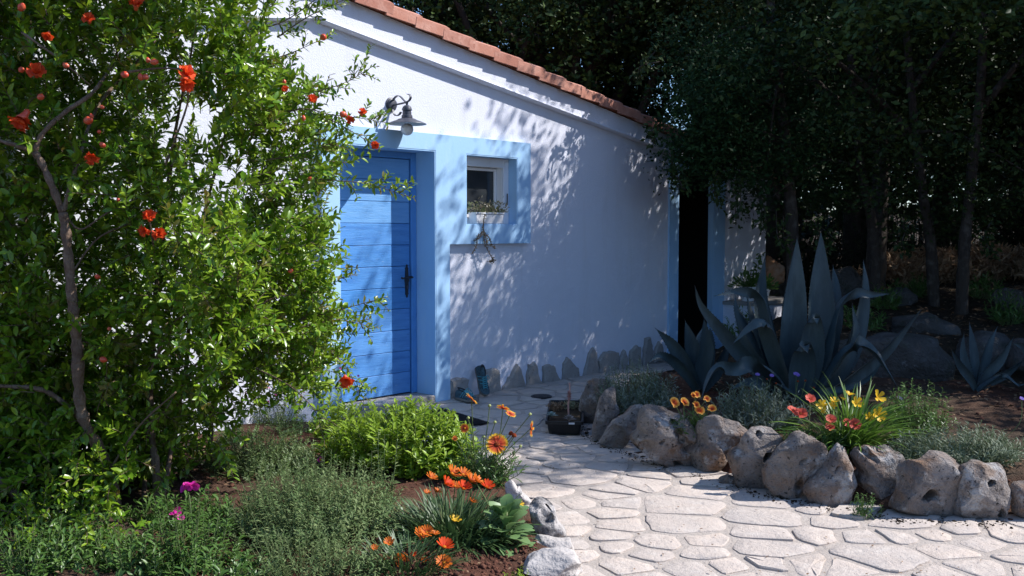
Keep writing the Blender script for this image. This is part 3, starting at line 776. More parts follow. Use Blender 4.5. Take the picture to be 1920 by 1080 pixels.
# ---- wall lamp
P0 = wall(733, 195)
LN = 0.205
lampc = WP(P0[0], 0, LN)
lamp = thing('wall_lamp', 'grey swan neck wall lamp with wide shade and white globe above the blue door', 'lamp', WP(P0[0], P0[1], 0.001))
Yl = lampc[1]
zl = lambda py: at(763, py, Yl)[2]
mb = MB()
cpl = WP(P0[0], wall(733, 196)[1], 0.0)
for r0, da, db in ((0.062, 0.001, 0.012), (0.05, 0.012, 0.028)):
    mb.add(*prism([(P0[0] + r0 * cos(a), cpl[2] + r0 * sin(a)) for a in np.linspace(0, 2 * pi, 25)[:-1]], da, db, 0.004))
mb.build('wall_plate', lamp_grey, lamp, 40)
def lz(x, y):                       # point in the upright plane through the lamp, from the 7.71x enlargement
    px = 690 + x / 7.71; py = 160 + y / 7.71
    n_ = (px - 733) / 147.0
    return WP(P0[0], 0, max(0.02, n_)) + np.array([0, 0, at(px, py, (A0 + U * P0[0] + N * n_)[1])[2]])
MB().add(*tube([lz(345, 290), lz(450, 270), lz(560, 245)], 0.008, 8)).build('arm', lamp_grey, lamp, 60)
def ribbon(pts, hw=0.011, th=0.003):
    P = crv(pts, 5); v, f = [], []
    for i, p in enumerate(P):
        t = norm(P[min(i + 1, len(P) - 1)] - P[max(i - 1, 0)]); nn = norm(np.cross(t, U))
        for a, b in ((-1, -1), (1, -1), (1, 1), (-1, 1)): v.append(p + U * hw * a + nn * th * b)
    for i in range(len(P) - 1):
        for k in range(4): f.append([4 * i + k, 4 * i + (k + 1) % 4, 4 * i + 4 + (k + 1) % 4, 4 * i + 4 + k])
    return v, f + [[0, 1, 2, 3], [4 * len(P) - 4 + k for k in range(4)][::-1]]
MB().add(*ribbon([lz(x, y) for x, y in ((335, 370), (338, 300), (362, 220), (400, 168), (440, 150), (480, 172), (520, 215), (558, 242), (600, 215), (618, 170), (602, 135), (575, 128))])).build('scroll', lamp_grey, lamp, 40)
MB().add(*ribbon([lz(x, y) for x, y in ((340, 330), (370, 395), (385, 425), (415, 440), (455, 420), (478, 385))])).build('scroll', lamp_grey, lamp, 40)
L0 = np.array([lampc[0], lampc[1], 0])
zz = lambda y: zl(160 + y / 7.71)
MB().add(*lathe([(0.004, zz(225)), (0.011, zz(240)), (0.012, zz(262)), (0.009, zz(285)), (0.02, zz(290)), (0.035, zz(310)), (0.043, zz(345)), (0.043, zz(362)), (0.033, zz(366)), (0.037, zz(372)), (0.039, zz(430)), (0.046, zz(436)), (0.048, zz(470)), (0.044, zz(474))], L0)).build('lamp_neck', lamp_grey, lamp, 30)
MB().add(*lathe([(0.044, zz(474)), (0.075, zz(488)), (0.085, zz(502)), (0.12, zz(522)), (0.165, zz(556)), (0.167, zz(562)), (0.162, zz(562)), (0.11, zz(540)), (0.05, zz(520))], L0, 40)).build('lamp_shade', lamp_grey, lamp, 30)
gr = 0.053
MB().add(*lathe([(0.002 + gr * sin(a), zz(635) - gr * cos(a)) for a in np.linspace(0.02, pi - 0.5, 14)], L0, 24)).build('globe', milk_glass, lamp, 180)
#==PART2==
# ------------------------------------------------------------------ rocks
ICO = {}
def ico(n):
    if n not in ICO:
        bm = bmesh.new(); bmesh.ops.create_icosphere(bm, subdivisions=n, radius=1.0)
        ICO[n] = (np.array([v.co[:] for v in bm.verts]), [[v.index for v in f.verts] for f in bm.faces]); bm.free()
    return ICO[n]
def nz(v, sc, seed):
    return np.array([mnoise.noise(Vector((p[0] * sc + seed, p[1] * sc - seed, p[2] * sc + 2 * seed))) for p in v])
def rock_v(n, seed, facets=9, sharp=0.97, amp=0.07, pits=()):
    amp *= .78; sharp = .97
    v, f = ico(n); v = v.copy()
    r = np.random.default_rng(seed)
    for k in range(facets + 7):
        d = norm(r.normal(size=3)); o = r.uniform(0.62, 0.88)
        e = np.maximum(0, v @ d - o); v -= e[:, None] * d * sharp
    nn = v / np.linalg.norm(v, axis=1, keepdims=True)
    dsp = amp * nz(v, 1.7, seed) + amp * 0.55 * nz(v, 3.9, seed + 3) - amp * 0.35 * np.abs(nz(v, 6.5, seed + 7)) + amp * 0.30 * np.abs(nz(v, 13, seed + 9)) + amp * .12 * nz(v, 24, seed + 5)
    v += nn * dsp[:, None]
    for (px_, pz_, rad, dep) in pits:                     # hollows eaten into the front
        q = np.hypot(v[:, 0] - px_, v[:, 2] - pz_)
        w = np.exp(-(q / (rad * 1.1)) ** 6) * (v[:, 1] < 0.1)
        v[:, 1] += dep * 1.35 * w
    return v, f
def rock_thing(name, label, outline, mat, seed, depth=0.8, n=5, z0=0.0, pits=(), facets=9, amp=0.07, group=None, zoom=None, Y=None, cat='rock'):
    """a stone whose front outline is given by picture points, standing on the ground with real depth"""
    if zoom: outline = [(zoom[0] + x / zoom[2], zoom[1] + y / zoom[2]) for x, y in outline]
    o = np.array(outline, float)
    pb = o[:, 1].max(); w_px = np.ptp(o[:, 0])
    yf = Y if Y else gnd(o[:, 0].mean(), pb, z0)[1]
    w = w_px * yf / F
    yc = yf + depth * w * 0.42
    P = np.array([at(x, y, yf + depth * w * 0.15) for x, y in outline])
    c = np.array([(P[:, 0].min() + P[:, 0].max()) / 2, yc, (P[:, 2].min() + P[:, 2].max()) / 2])
    hx, hz_ = np.ptp(P[:, 0]) / 2, np.ptp(P[:, 2]) / 2
    q = np.stack([(P[:, 0] - c[0]) / hx, (P[:, 2] - c[2]) / hz_], 1)
    # outline radius by angle
    ang_ = np.linspace(-pi, pi, 73)
    rad_ = []
    for a in ang_:
        d = np.array([cos(a), sin(a)]); best = 0.3
        for i in range(len(q)):
            p1, p2 = q[i], q[(i + 1) % len(q)]; e = p2 - p1
            den = d[0] * e[1] - d[1] * e[0]
            if abs(den) < 1e-9: continue
            t = (p1[0] * e[1] - p1[1] * e[0]) / den; s = (p1[0] * d[1] - p1[1] * d[0]) / den
            if t > 0 and -1e-6 <= s <= 1 + 1e-6: best = max(best, t)
        rad_.append(best)
    v, f = rock_v(n, seed, facets, 0.9, amp, pits)
    v[:, 1] = np.sign(v[:, 1]) * np.abs(v[:, 1]) ** .60 * .95
    a = np.arctan2(v[:, 2], v[:, 0]); rr = np.interp(a, ang_, rad_)
    own = np.hypot(v[:, 0], v[:, 2]); bins = np.linspace(-pi, pi, 41); ia = np.clip(np.digitize(a, bins) - 1, 0, 39)
    mx_ = np.zeros(40); np.maximum.at(mx_, ia, own); mx_ = np.maximum(mx_, 0.3)
    mc = (bins[:-1] + bins[1:]) / 2
    rr = rr / np.interp(a, np.concatenate([[mc[-1] - 2 * pi], mc, [mc[0] + 2 * pi]]), np.concatenate([[mx_[-1]], mx_, [mx_[0]]]))
    W = np.stack([c[0] + v[:, 0] * rr * hx * 1.10, c[1] + v[:, 1] * depth * w * 0.55, c[2] + v[:, 2] * rr * hz_ * 1.05], 1)
    W[:, 2] = np.maximum(W[:, 2], z0 - 0.05)
    ob = obj(name, W, f, mat, None, 60)
    return tag(ob, label, cat, group)
ZA = (1080, 700, 5.4); ZB = (1350, 780, 5.143); ZC = (1640, 800, 3.857); ZD = (930, 860, 4.91)
GR = 'limestone rocks edging the flower bed'
rock_thing('rock', 'tall blue grey rock at the far end of the edging, beside the black planter', [(40, 430), (60, 290), (100, 170), (120, 100), (200, 65), (330, 75), (360, 150), (330, 240), (290, 300), (200, 520), (165, 640), (80, 590), (40, 500)], rock_mat, 11, 1.0, 5, 0, (), 9, .07, GR, ZA, 7.95)
rock_thing('rock', 'slender pale upright rock leaning beside the black planter', [(170, 690), (175, 560), (215, 400), (250, 270), (300, 190), (375, 155), (410, 190), (408, 300), (445, 410), (380, 520), (290, 660), (250, 720)], rock_mat, 12, .8, 5, 0, ((.1, -.2, .12, .1),), 7, .05, GR, ZA)
rock_thing('rock', 'slanting rock with cracks leaning to the right, left of the hollow rock', [(250, 720), (300, 640), (380, 500), (510, 420), (580, 330), (640, 315), (690, 370), (670, 470), (620, 560), (560, 660), (520, 740), (470, 790), (400, 780), (300, 740)], rock_mat, 13, .8, 5, 0, (), 10, .06, GR, ZA)
rock_thing('rock', 'big rock eaten into hollows and holes, below the orange gazania', [(590, 710), (600, 650), (660, 600), (650, 520), (670, 440), (710, 375), (780, 355), (900, 385), (1000, 440), (1150, 490), (1195, 610), (1180, 700), (1145, 820), (1150, 960), (1080, 990), (900, 930), (750, 850), (640, 790)], rock_mat, 14, .75, 5, 0, ((-.58, -.18, .17, .32), (.45, .02, .11, .5), (.36, .22, .10, .4), (.26, .46, .10, .3), (-.1, -.02, .05, .25), (.05, -.1, .05, .2), (.38, -.62, .09, .25), (.62, -.2, .16, .35), (-.25, .5, .05, .15)), 8, .09, GR, ZA)
rock_thing('rock', 'broad rock with a chipped shoulder between the hollow rock and the pitted round rock', [(1150, 830), (1240, 690), (1265, 500), (1330, 445), (1420, 435), (1560, 490), (1650, 520), (1728, 590), (1690, 680), (1640, 800), (1560, 850), (1500, 960), (1400, 1030), (1260, 1020), (1200, 920)], rock_mat, 15, .8, 5, 0, ((.2, .1, .2, .10),), 11, .07, GR, ZA)
rock_thing('rock', 'rounded pitted rock with one dark hole in its face', [(110, 390), (200, 320), (220, 220), (280, 145), (400, 120), (490, 135), (560, 190), (630, 290), (560, 400), (480, 520), (480, 640), (430, 710), (300, 720), (190, 690), (130, 520)], rock_mat, 16, .8, 5, 0, ((.2, .08, .09, .7), (-.02, .68, .07, .3)), 7, .05, GR, ZB)
rock_thing('rock', 'tall two faced rock, its right half pale and standing forward', [(475, 560), (500, 480), (600, 350), (700, 260), (760, 190), (850, 190), (970, 260), (1010, 330), (1000, 430), (930, 520), (880, 640), (840, 790), (740, 830), (560, 780), (490, 700)], rock_mat, 17, .8, 5, 0, ((.05, -.35, .1, .4), (.12, .2, .06, .3)), 9, .07, GR, ZB)
rock_thing('rock', 'triangular pointed rock below the daylily clump', [(850, 760), (900, 660), (1040, 540), (1100, 420), (1190, 310), (1270, 370), (1300, 470), (1310, 580), (1340, 680), (1290, 760), (1200, 890), (1050, 890), (900, 840)], rock_mat, 18, .75, 5, 0, ((.05, .3, .06, .25),), 9, .07, GR, ZB)
rock_thing('rock', 'rock with a cleft crown between the triangular rock and the square rock with a hole', [(1330, 410), (1370, 340), (1480, 325), (1560, 350), (1660, 330), (1760, 390), (1810, 470), (1790, 600), (1750, 720), (1670, 870), (1560, 880), (1430, 780), (1370, 650), (1400, 550)], rock_mat, 19, .8, 5, 0, ((-.35, .6, .12, .35), (.75, .1, .12, .35)), 9, .08, GR, ZB)
rock_thing('rock', 'large square rock with one deep round hole in the middle', [(165, 610), (220, 460), (240, 330), (300, 270), (370, 260), (450, 210), (540, 220), (640, 300), (635, 400), (600, 530), (540, 680), (400, 680), (250, 650)], rock_mat, 20, .75, 5, 0, ((-.03, -.12, .11, .75), (.72, .55, .1, .25)), 9, .05, GR, ZC)
rock_thing('rock', 'square grey rock with two small holes, right of the one with a single hole', [(580, 640), (610, 520), (640, 380), (650, 300), (700, 275), (800, 275), (850, 300), (960, 300), (1000, 370), (990, 460), (950, 580), (920, 690), (800, 695), (620, 690)], rock_mat, 21, .75, 5, 0, ((.15, .38, .1, .55), (.4, -.45, .08, .45)), 8, .05, GR, ZC)
rock_thing('rock', 'low pale rock cut off by the right edge of the picture', [(1020, 490), (1060, 430), (1150, 420), (1250, 480), (1270, 640), (1150, 700), (1050, 650)], rock_mat, 22, .8, 4, 0, (), 9, .07, GR, ZC)
rock_thing('rock', 'small brown wedge stone stuck between the triangular and the cleft rock', [(1310, 480), (1380, 490), (1405, 560), (1380, 620), (1320, 600)], rock_mat, 23, .9, 4, 0, (), 8, .06, GR, ZB, 6.0)
rock_thing('rock', 'small flat loose stone lying at the foot of the edging below the pitted rock', [(5, 620), (80, 570), (150, 600), (155, 650), (60, 680)], rock_mat, 24, .9, 4, 0, (), 8, .06, GR, ZB)
rock_thing('rock', 'small dark stone sunk in the gap beside the square grey rock', [(900, 660), (940, 560), (1010, 540), (1050, 640), (1000, 710), (930, 700)], rock_mat, 25, .9, 4, 0, (), 8, .06, GR, ZC, 5.9)
for x, w_, h_, sd in ((3.55, .32, .34, 31), (3.98, .40, .38, 32), (4.45, .36, .34, 33)):
    v, f = rock_v(4, sd); v = v * (w_ / 2 * 1.15, .2, h_ / 2 * 1.1) + (x, 5.88, h_ / 2 - .02)
    tag(obj('rock', v, f, rock_mat, None, 60), {31: 'rough grey rock just past the right edge of the picture', 32: 'broader grey rock further along the edging, beyond the picture', 33: 'last grey rock of the edging, well beyond the picture'}[sd], 'rock', GR)
GL = 'stones edging the left flower bed'
rock_thing('edging_stone', 'dark crusted limestone lump with a black hollow top at the path edge', [(320, 470), (350, 430), (400, 395), (470, 420), (540, 480), (570, 600), (640, 680), (660, 750), (520, 775), (390, 740), (340, 620), (330, 540)], M('crusted_limestone', (0.42, .39, .37), .9, [((.035, .037, .042), 5.5, .46, .58, .95), ((.55, .52, .5), 12, .55, .7, .6)], [(14, .02), (50, .01)], spec=.25), 41, .9, 5, 0, ((.0, .35, .35, .4),), 9, .10, GL, ZD)
rock_thing('edging_stone', 'flat rough brownish stone between the dark lump and the pale front stone', [(360, 800), (400, 740), (560, 760), (680, 770), (710, 860), (620, 900), (450, 900), (370, 870)], rock_pale, 42, .8, 5, 0, (), 9, .09, GL, ZD)
rock_thing('edging_stone', 'pale banded stone at the bottom edge of the picture', [(270, 1040), (310, 960), (440, 900), (620, 890), (720, 920), (770, 1000), (790, 1120), (560, 1180), (300, 1150)], rock_pale, 43, .9, 5, 0, (), 9, .08, GL, ZD)
rock_thing('edging_stone', 'smooth pale stone half hidden behind the gazania leaves', [(100, 360), (90, 230), (140, 190), (180, 270), (240, 330), (320, 400), (320, 445), (220, 450), (130, 440)], rock_pale, 44, .9, 5, 0, (), 7, .05, GL, ZD)
rock_thing('edging_stone', 'pale stone behind the tall gaillardia stems', [(880, 870), (900, 845), (935, 850), (955, 880), (945, 905), (900, 910)], rock_pale, 45, .9, 4, 0, (), 7, .06, GL)
rock_thing('edging_stone', 'pale stone in front of the picture, left of the path', [(985, 1150), (1010, 1100), (1080, 1105), (1110, 1160), (1080, 1210), (1000, 1200)], rock_pale, 46, .9, 4, 0, (), 7, .06, GL)
# boulders of the upper terrace in the shade
BG = 'boulders holding the upper terrace'
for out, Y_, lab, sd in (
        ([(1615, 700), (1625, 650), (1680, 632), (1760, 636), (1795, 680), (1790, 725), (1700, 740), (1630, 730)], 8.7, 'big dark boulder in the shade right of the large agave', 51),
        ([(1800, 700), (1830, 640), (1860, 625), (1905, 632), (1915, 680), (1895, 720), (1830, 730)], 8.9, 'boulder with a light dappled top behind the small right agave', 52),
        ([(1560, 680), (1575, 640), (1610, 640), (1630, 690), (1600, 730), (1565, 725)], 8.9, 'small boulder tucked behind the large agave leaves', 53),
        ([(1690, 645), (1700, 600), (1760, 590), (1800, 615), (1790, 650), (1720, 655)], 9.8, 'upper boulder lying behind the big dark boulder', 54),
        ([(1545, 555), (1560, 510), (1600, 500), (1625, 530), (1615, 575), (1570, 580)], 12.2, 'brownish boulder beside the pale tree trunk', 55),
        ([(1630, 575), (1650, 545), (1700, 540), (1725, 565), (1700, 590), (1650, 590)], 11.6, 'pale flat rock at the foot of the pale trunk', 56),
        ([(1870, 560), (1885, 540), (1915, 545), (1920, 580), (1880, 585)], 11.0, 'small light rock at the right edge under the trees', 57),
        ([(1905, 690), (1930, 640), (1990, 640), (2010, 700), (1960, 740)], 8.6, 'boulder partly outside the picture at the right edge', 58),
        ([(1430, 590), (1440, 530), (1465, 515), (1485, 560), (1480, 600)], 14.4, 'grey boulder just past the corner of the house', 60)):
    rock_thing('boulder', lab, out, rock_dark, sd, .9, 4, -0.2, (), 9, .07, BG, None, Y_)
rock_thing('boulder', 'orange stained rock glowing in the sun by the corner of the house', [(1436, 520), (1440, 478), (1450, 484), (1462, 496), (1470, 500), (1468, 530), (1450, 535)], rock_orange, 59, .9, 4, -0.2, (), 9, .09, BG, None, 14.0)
def pebbles():
    v0, f0 = ico(1)
    V = MB()
    k = 0
    while k < 520:
        x, y = rng.uniform(-2.6, 4.2), rng.uniform(3.6, 9.5)
        if in_poly(np.array([x]), np.array([y]), PATH)[0]: continue
        if dist_poly(np.array([x]), np.array([y]), PATH)[0] < .06: continue
        if (x - A0[0]) * N[0] + (y - A0[1]) * N[1] < .1: continue
        s = rng.uniform(.006, .022); V.add(v0 * (s * rng.uniform(.7, 1.4), s * rng.uniform(.7, 1.4), s * .7) * (1 + .25 * rng.normal(size=(len(v0), 1))) + (x, y, hz(x, y) + s * .2), f0); k += 1
    for _ in range(900):
        p = gnd(rng.uniform(640, 1010), rng.uniform(985, 1090), .06); s = rng.uniform(.004, .014)
        V.add(v0 * s * (1 + .25 * rng.normal(size=(len(v0), 1))) + (p[0], p[1], hz(p[0], p[1]) + s * .2), f0)
    o = V.build('soil_clods', clod_mat, None, 180); tag(o, 'crumbly clods of red brown soil lying over the beds', None, None, 'stuff')
pebbles()
def litter(name, label, n, xr, yr, mat, L, test=None):
    x = rng.uniform(*xr, n * 3); y = rng.uniform(*yr, n * 3)
    keep = ~in_poly(x, y, PATH) & (dist_poly(x, y, PATH) > .1)
    dn = (x - A0[0]) * N[0] + (y - A0[1]) * N[1]
    keep &= dn > 0.15
    x, y = x[keep][:n], y[keep][:n]; n = len(x)
    z = hgt(x, y) + .012
    a = rdir(n); a[:, 2] *= .25
    up = np.stack([rng.normal(0, .35, n), rng.normal(0, .35, n), np.ones(n)], 1)
    o = obj_np(name, [scat(LEAF4, np.stack([x, y, z], 1), a, up, rng.uniform(.6, 1.2, n) * L, rng.uniform(.3, .5, n) * L)], mat)
    tag(o, label, None, None, 'stuff')
litter('leaf_litter', 'dry brown fallen leaves strewn over the shaded terrace', 5200, (1.0, 7.5), (5.6, 18), lm_lit, .055)
litter('mulch', 'bits of bark and dry leaf on the soil of the left bed', 1500, (-3.2, .4), (3.8, 7.5), lm_lit, .03)
pm_ = np.random.default_rng(5)
cr_pts = np.stack([pm_.uniform(.0, 3.6, 420), pm_.uniform(4.4, 8.8, 420)], 1)
cr_pts = cr_pts[in_poly(cr_pts[:, 0], cr_pts[:, 1], PATH)]
nn_ = len(cr_pts)
o = obj_np('path_crumbs', [scat(LEAF4, np.column_stack([cr_pts, np.full(nn_, .024)]), rdir(nn_) * (1, 1, .1), np.tile((0., 0, 1), (nn_, 1)) + pm_.normal(0, .3, (nn_, 3)), pm_.uniform(.008, .03, nn_), pm_.uniform(.005, .012, nn_))], lm_lit)
tag(o, 'dry leaf crumbs scattered on the paving', None, None, 'stuff')

def crumbs_along(P, n, sp):
    v0, f0 = ico(1); V = MB()
    for k in range(n):
        i = rng.integers(len(P) - 1); t_ = rng.random(); p = np.array(P[i]) * (1 - t_) + np.array(P[i + 1]) * t_ + rng.normal(0, sp, 2) + (0, .02)
        s_ = rng.uniform(.002, .006) * (2.2 if rng.random() < .04 else 1); V.add(v0 * (s_ * rng.uniform(.8, 1.6), s_ * rng.uniform(.8, 1.6), s_ * .6) * (1 + .25 * rng.normal(size=(len(v0), 1))) + (p[0], p[1], .016 + s_ * .2), f0)
    return V
o = crumbs_along([G2(1083, 800), G2(1110, 828), G2(1200, 866), G2(1300, 896), G2(1450, 940), G2(1600, 968), G2(1700, 985), G2(1900, 991)], 900, .035).build('path_grit', floor_mat, None, 180)
tag(o, 'dark soil grit washed out along the foot of the edging rocks', None, None, 'stuff')
# ------------------------------------------------------------------ things on the path
# doormat
c1 = gnd(829, 771)[:2]; c2 = gnd(917, 798)[:2]
e1 = norm(np.append(c2 - c1, 0)); e2 = np.array([-e1[1], e1[0], 0]); 
if e2 @ U > 0: e2 = -e2
Lm = np.linalg.norm(c2 - c1)
mat_t = thing('doormat', 'black ribbed rubber doormat lying in front of the blue door', 'doormat', (c1[0], c1[1], .02))
O = np.array([c1[0], c1[1], .0])
def box3(o, a, b, c, e1_, e2_):
    V = [o + e1_ * x + e2_ * y + np.array([0, 0, z]) for z in c for y in b for x in a]
    return V, [[0, 2, 3, 1], [4, 5, 7, 6], [0, 1, 5, 4], [2, 6, 7, 3], [0, 4, 6, 2], [1, 3, 7, 5]]
MB().add(*box3(O, (0, Lm), (0, .95), (.018, .030), e1, e2)).build('mat_base', rubber, mat_t)
rb = MB()
for k in range(26):
    x = .03 + k * (Lm - .06) / 25.0
    rb.add(*box3(O, (x - .006, x + .006), (.03, .92), (.0305, .036), e1, e2))
rb.build('ribs', rubber, mat_t)
# drain cover
dc = gnd(1015, 743, .02)
drain = thing('drain_cover', 'small round dark drain cover set in the paving near the wall', 'drain cover', dc)
MB().add(*lathe([(.10, -.01), (.10, .004), (.092, .008), (.085, .004), (.02, .003), (.0, .003)], dc, 24)).build('cover_plate', iron, drain, 40)
db_ = MB()
for k in range(-3, 4):
    w_ = sqrt(max(0, .08 ** 2 - (k * .022) ** 2))
    db_.add(*box3(dc, (-w_, w_), (k * .022 - .006, k * .022 + .006), (.0035, .007), np.array([1., 0, 0]), np.array([0, 1., 0])))
db_.build('grating', iron, drain)
# trainers
def shoe(label, org, yaw, pitch, roll=0.0, gsize=.30):
    st = [(0.00, .026, .030, .055, .075), (.04, .036, .028, .085, .085), (.16, .040, .028, .098, .090), (.28, .039, .03, .092, .09), (.40, .040, .03, .080, .082), (.55, .045, .03, .066, .066), (.70, .050, .03, .052, .052), (.85, .048, .032, .042, .042), (.95, .036, .034, .036, .036), (1.0, .016, .036, .032, .032)]
    r = thing('trainer', label, 'shoe', org, 'pair of teal trainers by the wall')
    cy, sy, cp, sp = cos(yaw), sin(yaw), cos(pitch), sin(pitch)
    def T(p):
        x, y, z = p; y, z = y * cos(roll) - z * sin(roll), y * sin(roll) + z * cos(roll)
        x, z = x * cp + z * sp, -x * sp + z * cp
        return np.array([org[0] + x * cy - y * sy, org[1] + x * sy + y * cy, org[2] + z])
    def loft(rings):
        n = len(rings[0]); v = [T(p) for q in rings for p in q]; f = []
        for i in range(len(rings) - 1):
            for k in range(n): f.append([i * n + k, i * n + (k + 1) % n, (i + 1) * n + (k + 1) % n, (i + 1) * n + k])
        return v, f + [list(range(n))[::-1], [(len(rings) - 1) * n + k for k in range(n)]]
    so_, up_ = [], []
    for s_, w_, zb_, zt, _ in st:
        x = s_ * gsize; wz = w_ * 1.08
        so_.append([(x, wz * cos(a), max(0.0, .014 + (zb_ - .012) * .95 * (1 if sin(a) > 0 else -.8) * abs(sin(a)) ** .35) + .018 * max(0, s_ - .75) / .25) for a in np.linspace(0, 2 * pi, 15)[:-1]])
        up_.append([(x * .985 + .002, w_ * cos(a), zb_ - .006 + (zt - zb_ + .012) * (max(0, sin(a)) ** .7) + .016 * max(0, s_ - .75) / .25) for a in np.linspace(-.25, pi + .25, 13)])
    MB().add(*loft(so_)).build('sole', shoe_sole, r, 50)
    MB().add(*loft(up_)).build('upper', shoe_teal, r, 60)
    oo = []
    for a in np.linspace(0, 2 * pi, 17)[:-1]:
        oo.append(T((.075 + .062 * cos(a), .027 * sin(a), .102 - .012 * cos(a))))
    m_ = MB(); m_.v = oo + [T((.075 + .05 * cos(a), .02 * sin(a), .092 - .012 * cos(a))) for a in np.linspace(0, 2 * pi, 17)[:-1]]
    m_.f = [[k, (k + 1) % 16, 16 + (k + 1) % 16, 16 + k] for k in range(16)] + [[16 + k for k in range(16)]]
    m_.build('collar_opening', shoe_in, r, 60)
    lc = MB()
    for k in range(6):
        x = .135 + k * .018; z = .100 - k * .0075
        for sg in (1, -1):
            lc.add(*tube(crv([T((x, -sg * .024, z - .008)), T((x + .007, 0, z + .004)), T((x + .014, sg * .024, z - .012))], 3), .0036, 6))
    lc.add(*tube(crv([T((.14, 0, .108)), T((.135, .03, .115)), T((.16, .045, .09)), T((.17, .02, .1))], 4), .0032, 6))
    lc.build('laces', shoe_lace, r, 60)
    st_ = MB()
    for sg in (1, -1):
        for k in range(3):
            x = .10 + k * .035
            st_.add(*tube([T((x, sg * .0405, .035)), T((x + .02, sg * .034, .068)), T((x + .03, sg * .026, .084))], .004, 5))
    st_.build('side_stripes', shoe_lace, r, 60)
    return r
sp1 = gnd(866, 752, .02)
shoe('teal trainer standing flat with its toe towards the path', sp1 + np.array([-.05, .10, 0]), radians(-50), 0.0)
w2 = wall(893, 716, .03)
sp2 = WP(w2[0], .27, .045)
shoe('teal trainer propped heel up against the foot of the wall', sp2, radians(-62), radians(58))
# planter tray of succulents
pf = gnd(1024, 815, .015); pr_ = gnd(1092, 816, .015)
tray = thing('planter_tray', 'low black plastic planter with succulents at the end of the rock edging', 'planter', ((pf[0] + pr_[0]) / 2, pf[1] + .3, .015))
ex = norm(np.append((pr_ - pf)[:2], 0)); ey = np.array([-ex[1], ex[0], 0]); LW = np.linalg.norm(pr_ - pf); LD = .95; TH = .105
def rrect(x0, x1, y0, y1, r=.025, m=4):
    o = []
    for cx_, cy_, a0_ in ((x1 - r, y1 - r, 0), (x0 + r, y1 - r, pi / 2), (x0 + r, y0 + r, pi), (x1 - r, y0 + r, 1.5 * pi)):
        for k in range(m + 1): o.append((cx_ + r * cos(a0_ + k * pi / 2 / m), cy_ + r * sin(a0_ + k * pi / 2 / m)))
    return o
def rings3(levels):
    v, f = [], []
    for lv, z in levels: v += [pf + ex * x + ey * y + np.array([0, 0, z]) for x, y in lv]
    n = len(levels[0][0])
    for i in range(len(levels) - 1):
        for k in range(n): f.append([i * n + k, i * n + (k + 1) % n, (i + 1) * n + (k + 1) % n, (i + 1) * n + k])
    return v, f + [list(range(n))[::-1], [(len(levels) - 1) * n + k for k in range(n)]]
v, f = rings3([(rrect(.02, LW - .02, .02, LD - .02), .001), (rrect(.006, LW - .006, .006, LD - .006), TH * .75), (rrect(-.008, LW + .008, -.008, LD + .008), TH * .76), (rrect(-.008, LW + .008, -.008, LD + .008), TH), (rrect(.006, LW - .006, .006, LD - .006), TH), (rrect(.012, LW - .012, .012, LD - .012), TH * .72)])
MB().add(v, f).build('tub', plastic, tray, 40)
v, f = rings3([(rrect(.013, LW - .013, .013, LD - .013), TH * .73), (rrect(.014, LW - .014, .014, LD - .014), TH * .86)])
MB().add(v, f).build('potting_soil', floor_mat, tray, 40)
MB().add(*box3(pf + ex * LW * .62 - ey * .0105, (0, .045), (-.002, .001), (TH * .80, TH * .93), ex, ey)).build('white_tag', white_paint, tray)
def rosette(name, label, c, r, nl, mat, group=None, cat='succulent', up=.5, w=.5):
    t = thing(name, label, cat, c, group)
    P, Ax, Up, Ls = [], [], [], []
    for k in range(nl):
        a = k * 2.4; q = k / nl; el = .25 + q * 1.1
        d = np.array([cos(a) * cos(el), sin(a) * cos(el), sin(el)])
        P.append(np.array(c) + np.array([0, 0, r * .3 * q * up * 2])); Ax.append(d); Up.append((-sin(el) * cos(a), -sin(el) * sin(a), cos(el))); Ls.append(r * (1 - .55 * q))
    obj_np('leaf_rosette', [scat(LEAF8, P, Ax, Up, Ls, np.array(Ls) * w)], mat, t)
    return t
sc_ = lambda px, py: gnd(px, py, TH)
rosette('echeveria', 'pale blue green succulent rosette on the left of the black planter', sc_(1034, 788) + np.array([0, 0, .03]), .055, 22, M('pale_succulent', (.33, .45, .42), .5, [((.45, .5, .45), 40, .5, .7, .5)]), 'succulents in the black planter')
ro = rosette('echeveria', 'grey rosette with a tall pinkish flower stalk in the black planter', sc_(1067, 793) + np.array([0, 0, .02]), .06, 24, M('grey_succulent', (.30, .28, .27), .6, [((.42, .38, .35), 40, .5, .7, .5)]), 'succulents in the black planter')
stp = sc_(1067, 790)
stm = MB(); stm.add(*tube(crv([stp, stp + np.array([-.006, 0, .12]), stp + np.array([.006, 0, .22]), stp + np.array([.003, .0, .30])], 4), [.007] * 8 + [.006] * 5, 7))
stm.build('flower_stalk', M('pinkish_stalk', (.42, .25, .22), .7, [((.5, .35, .3), 30, .5, .7, .5)]), ro, 60)
n = 60; q = rng.uniform(.5, 1, n); th_ = rng.uniform(0, 2 * pi, n)
obj_np('stalk_flowers', [scat(LEAF6, np.stack([stp[0] + .004 * np.cos(th_), stp[1] + .004 * np.sin(th_), stp[2] + .16 + .14 * q * 1.02 - .07], 1), np.stack([np.cos(th_), np.sin(th_), .6 + 0 * th_], 1), np.tile((0, 0, 1.), (n, 1)), .03 * (1.5 - q), .02)], M('pink_bract', (.50, .25, .22), .7, [((.55, .38, .32), 40, .5, .7, .5)]), ro)
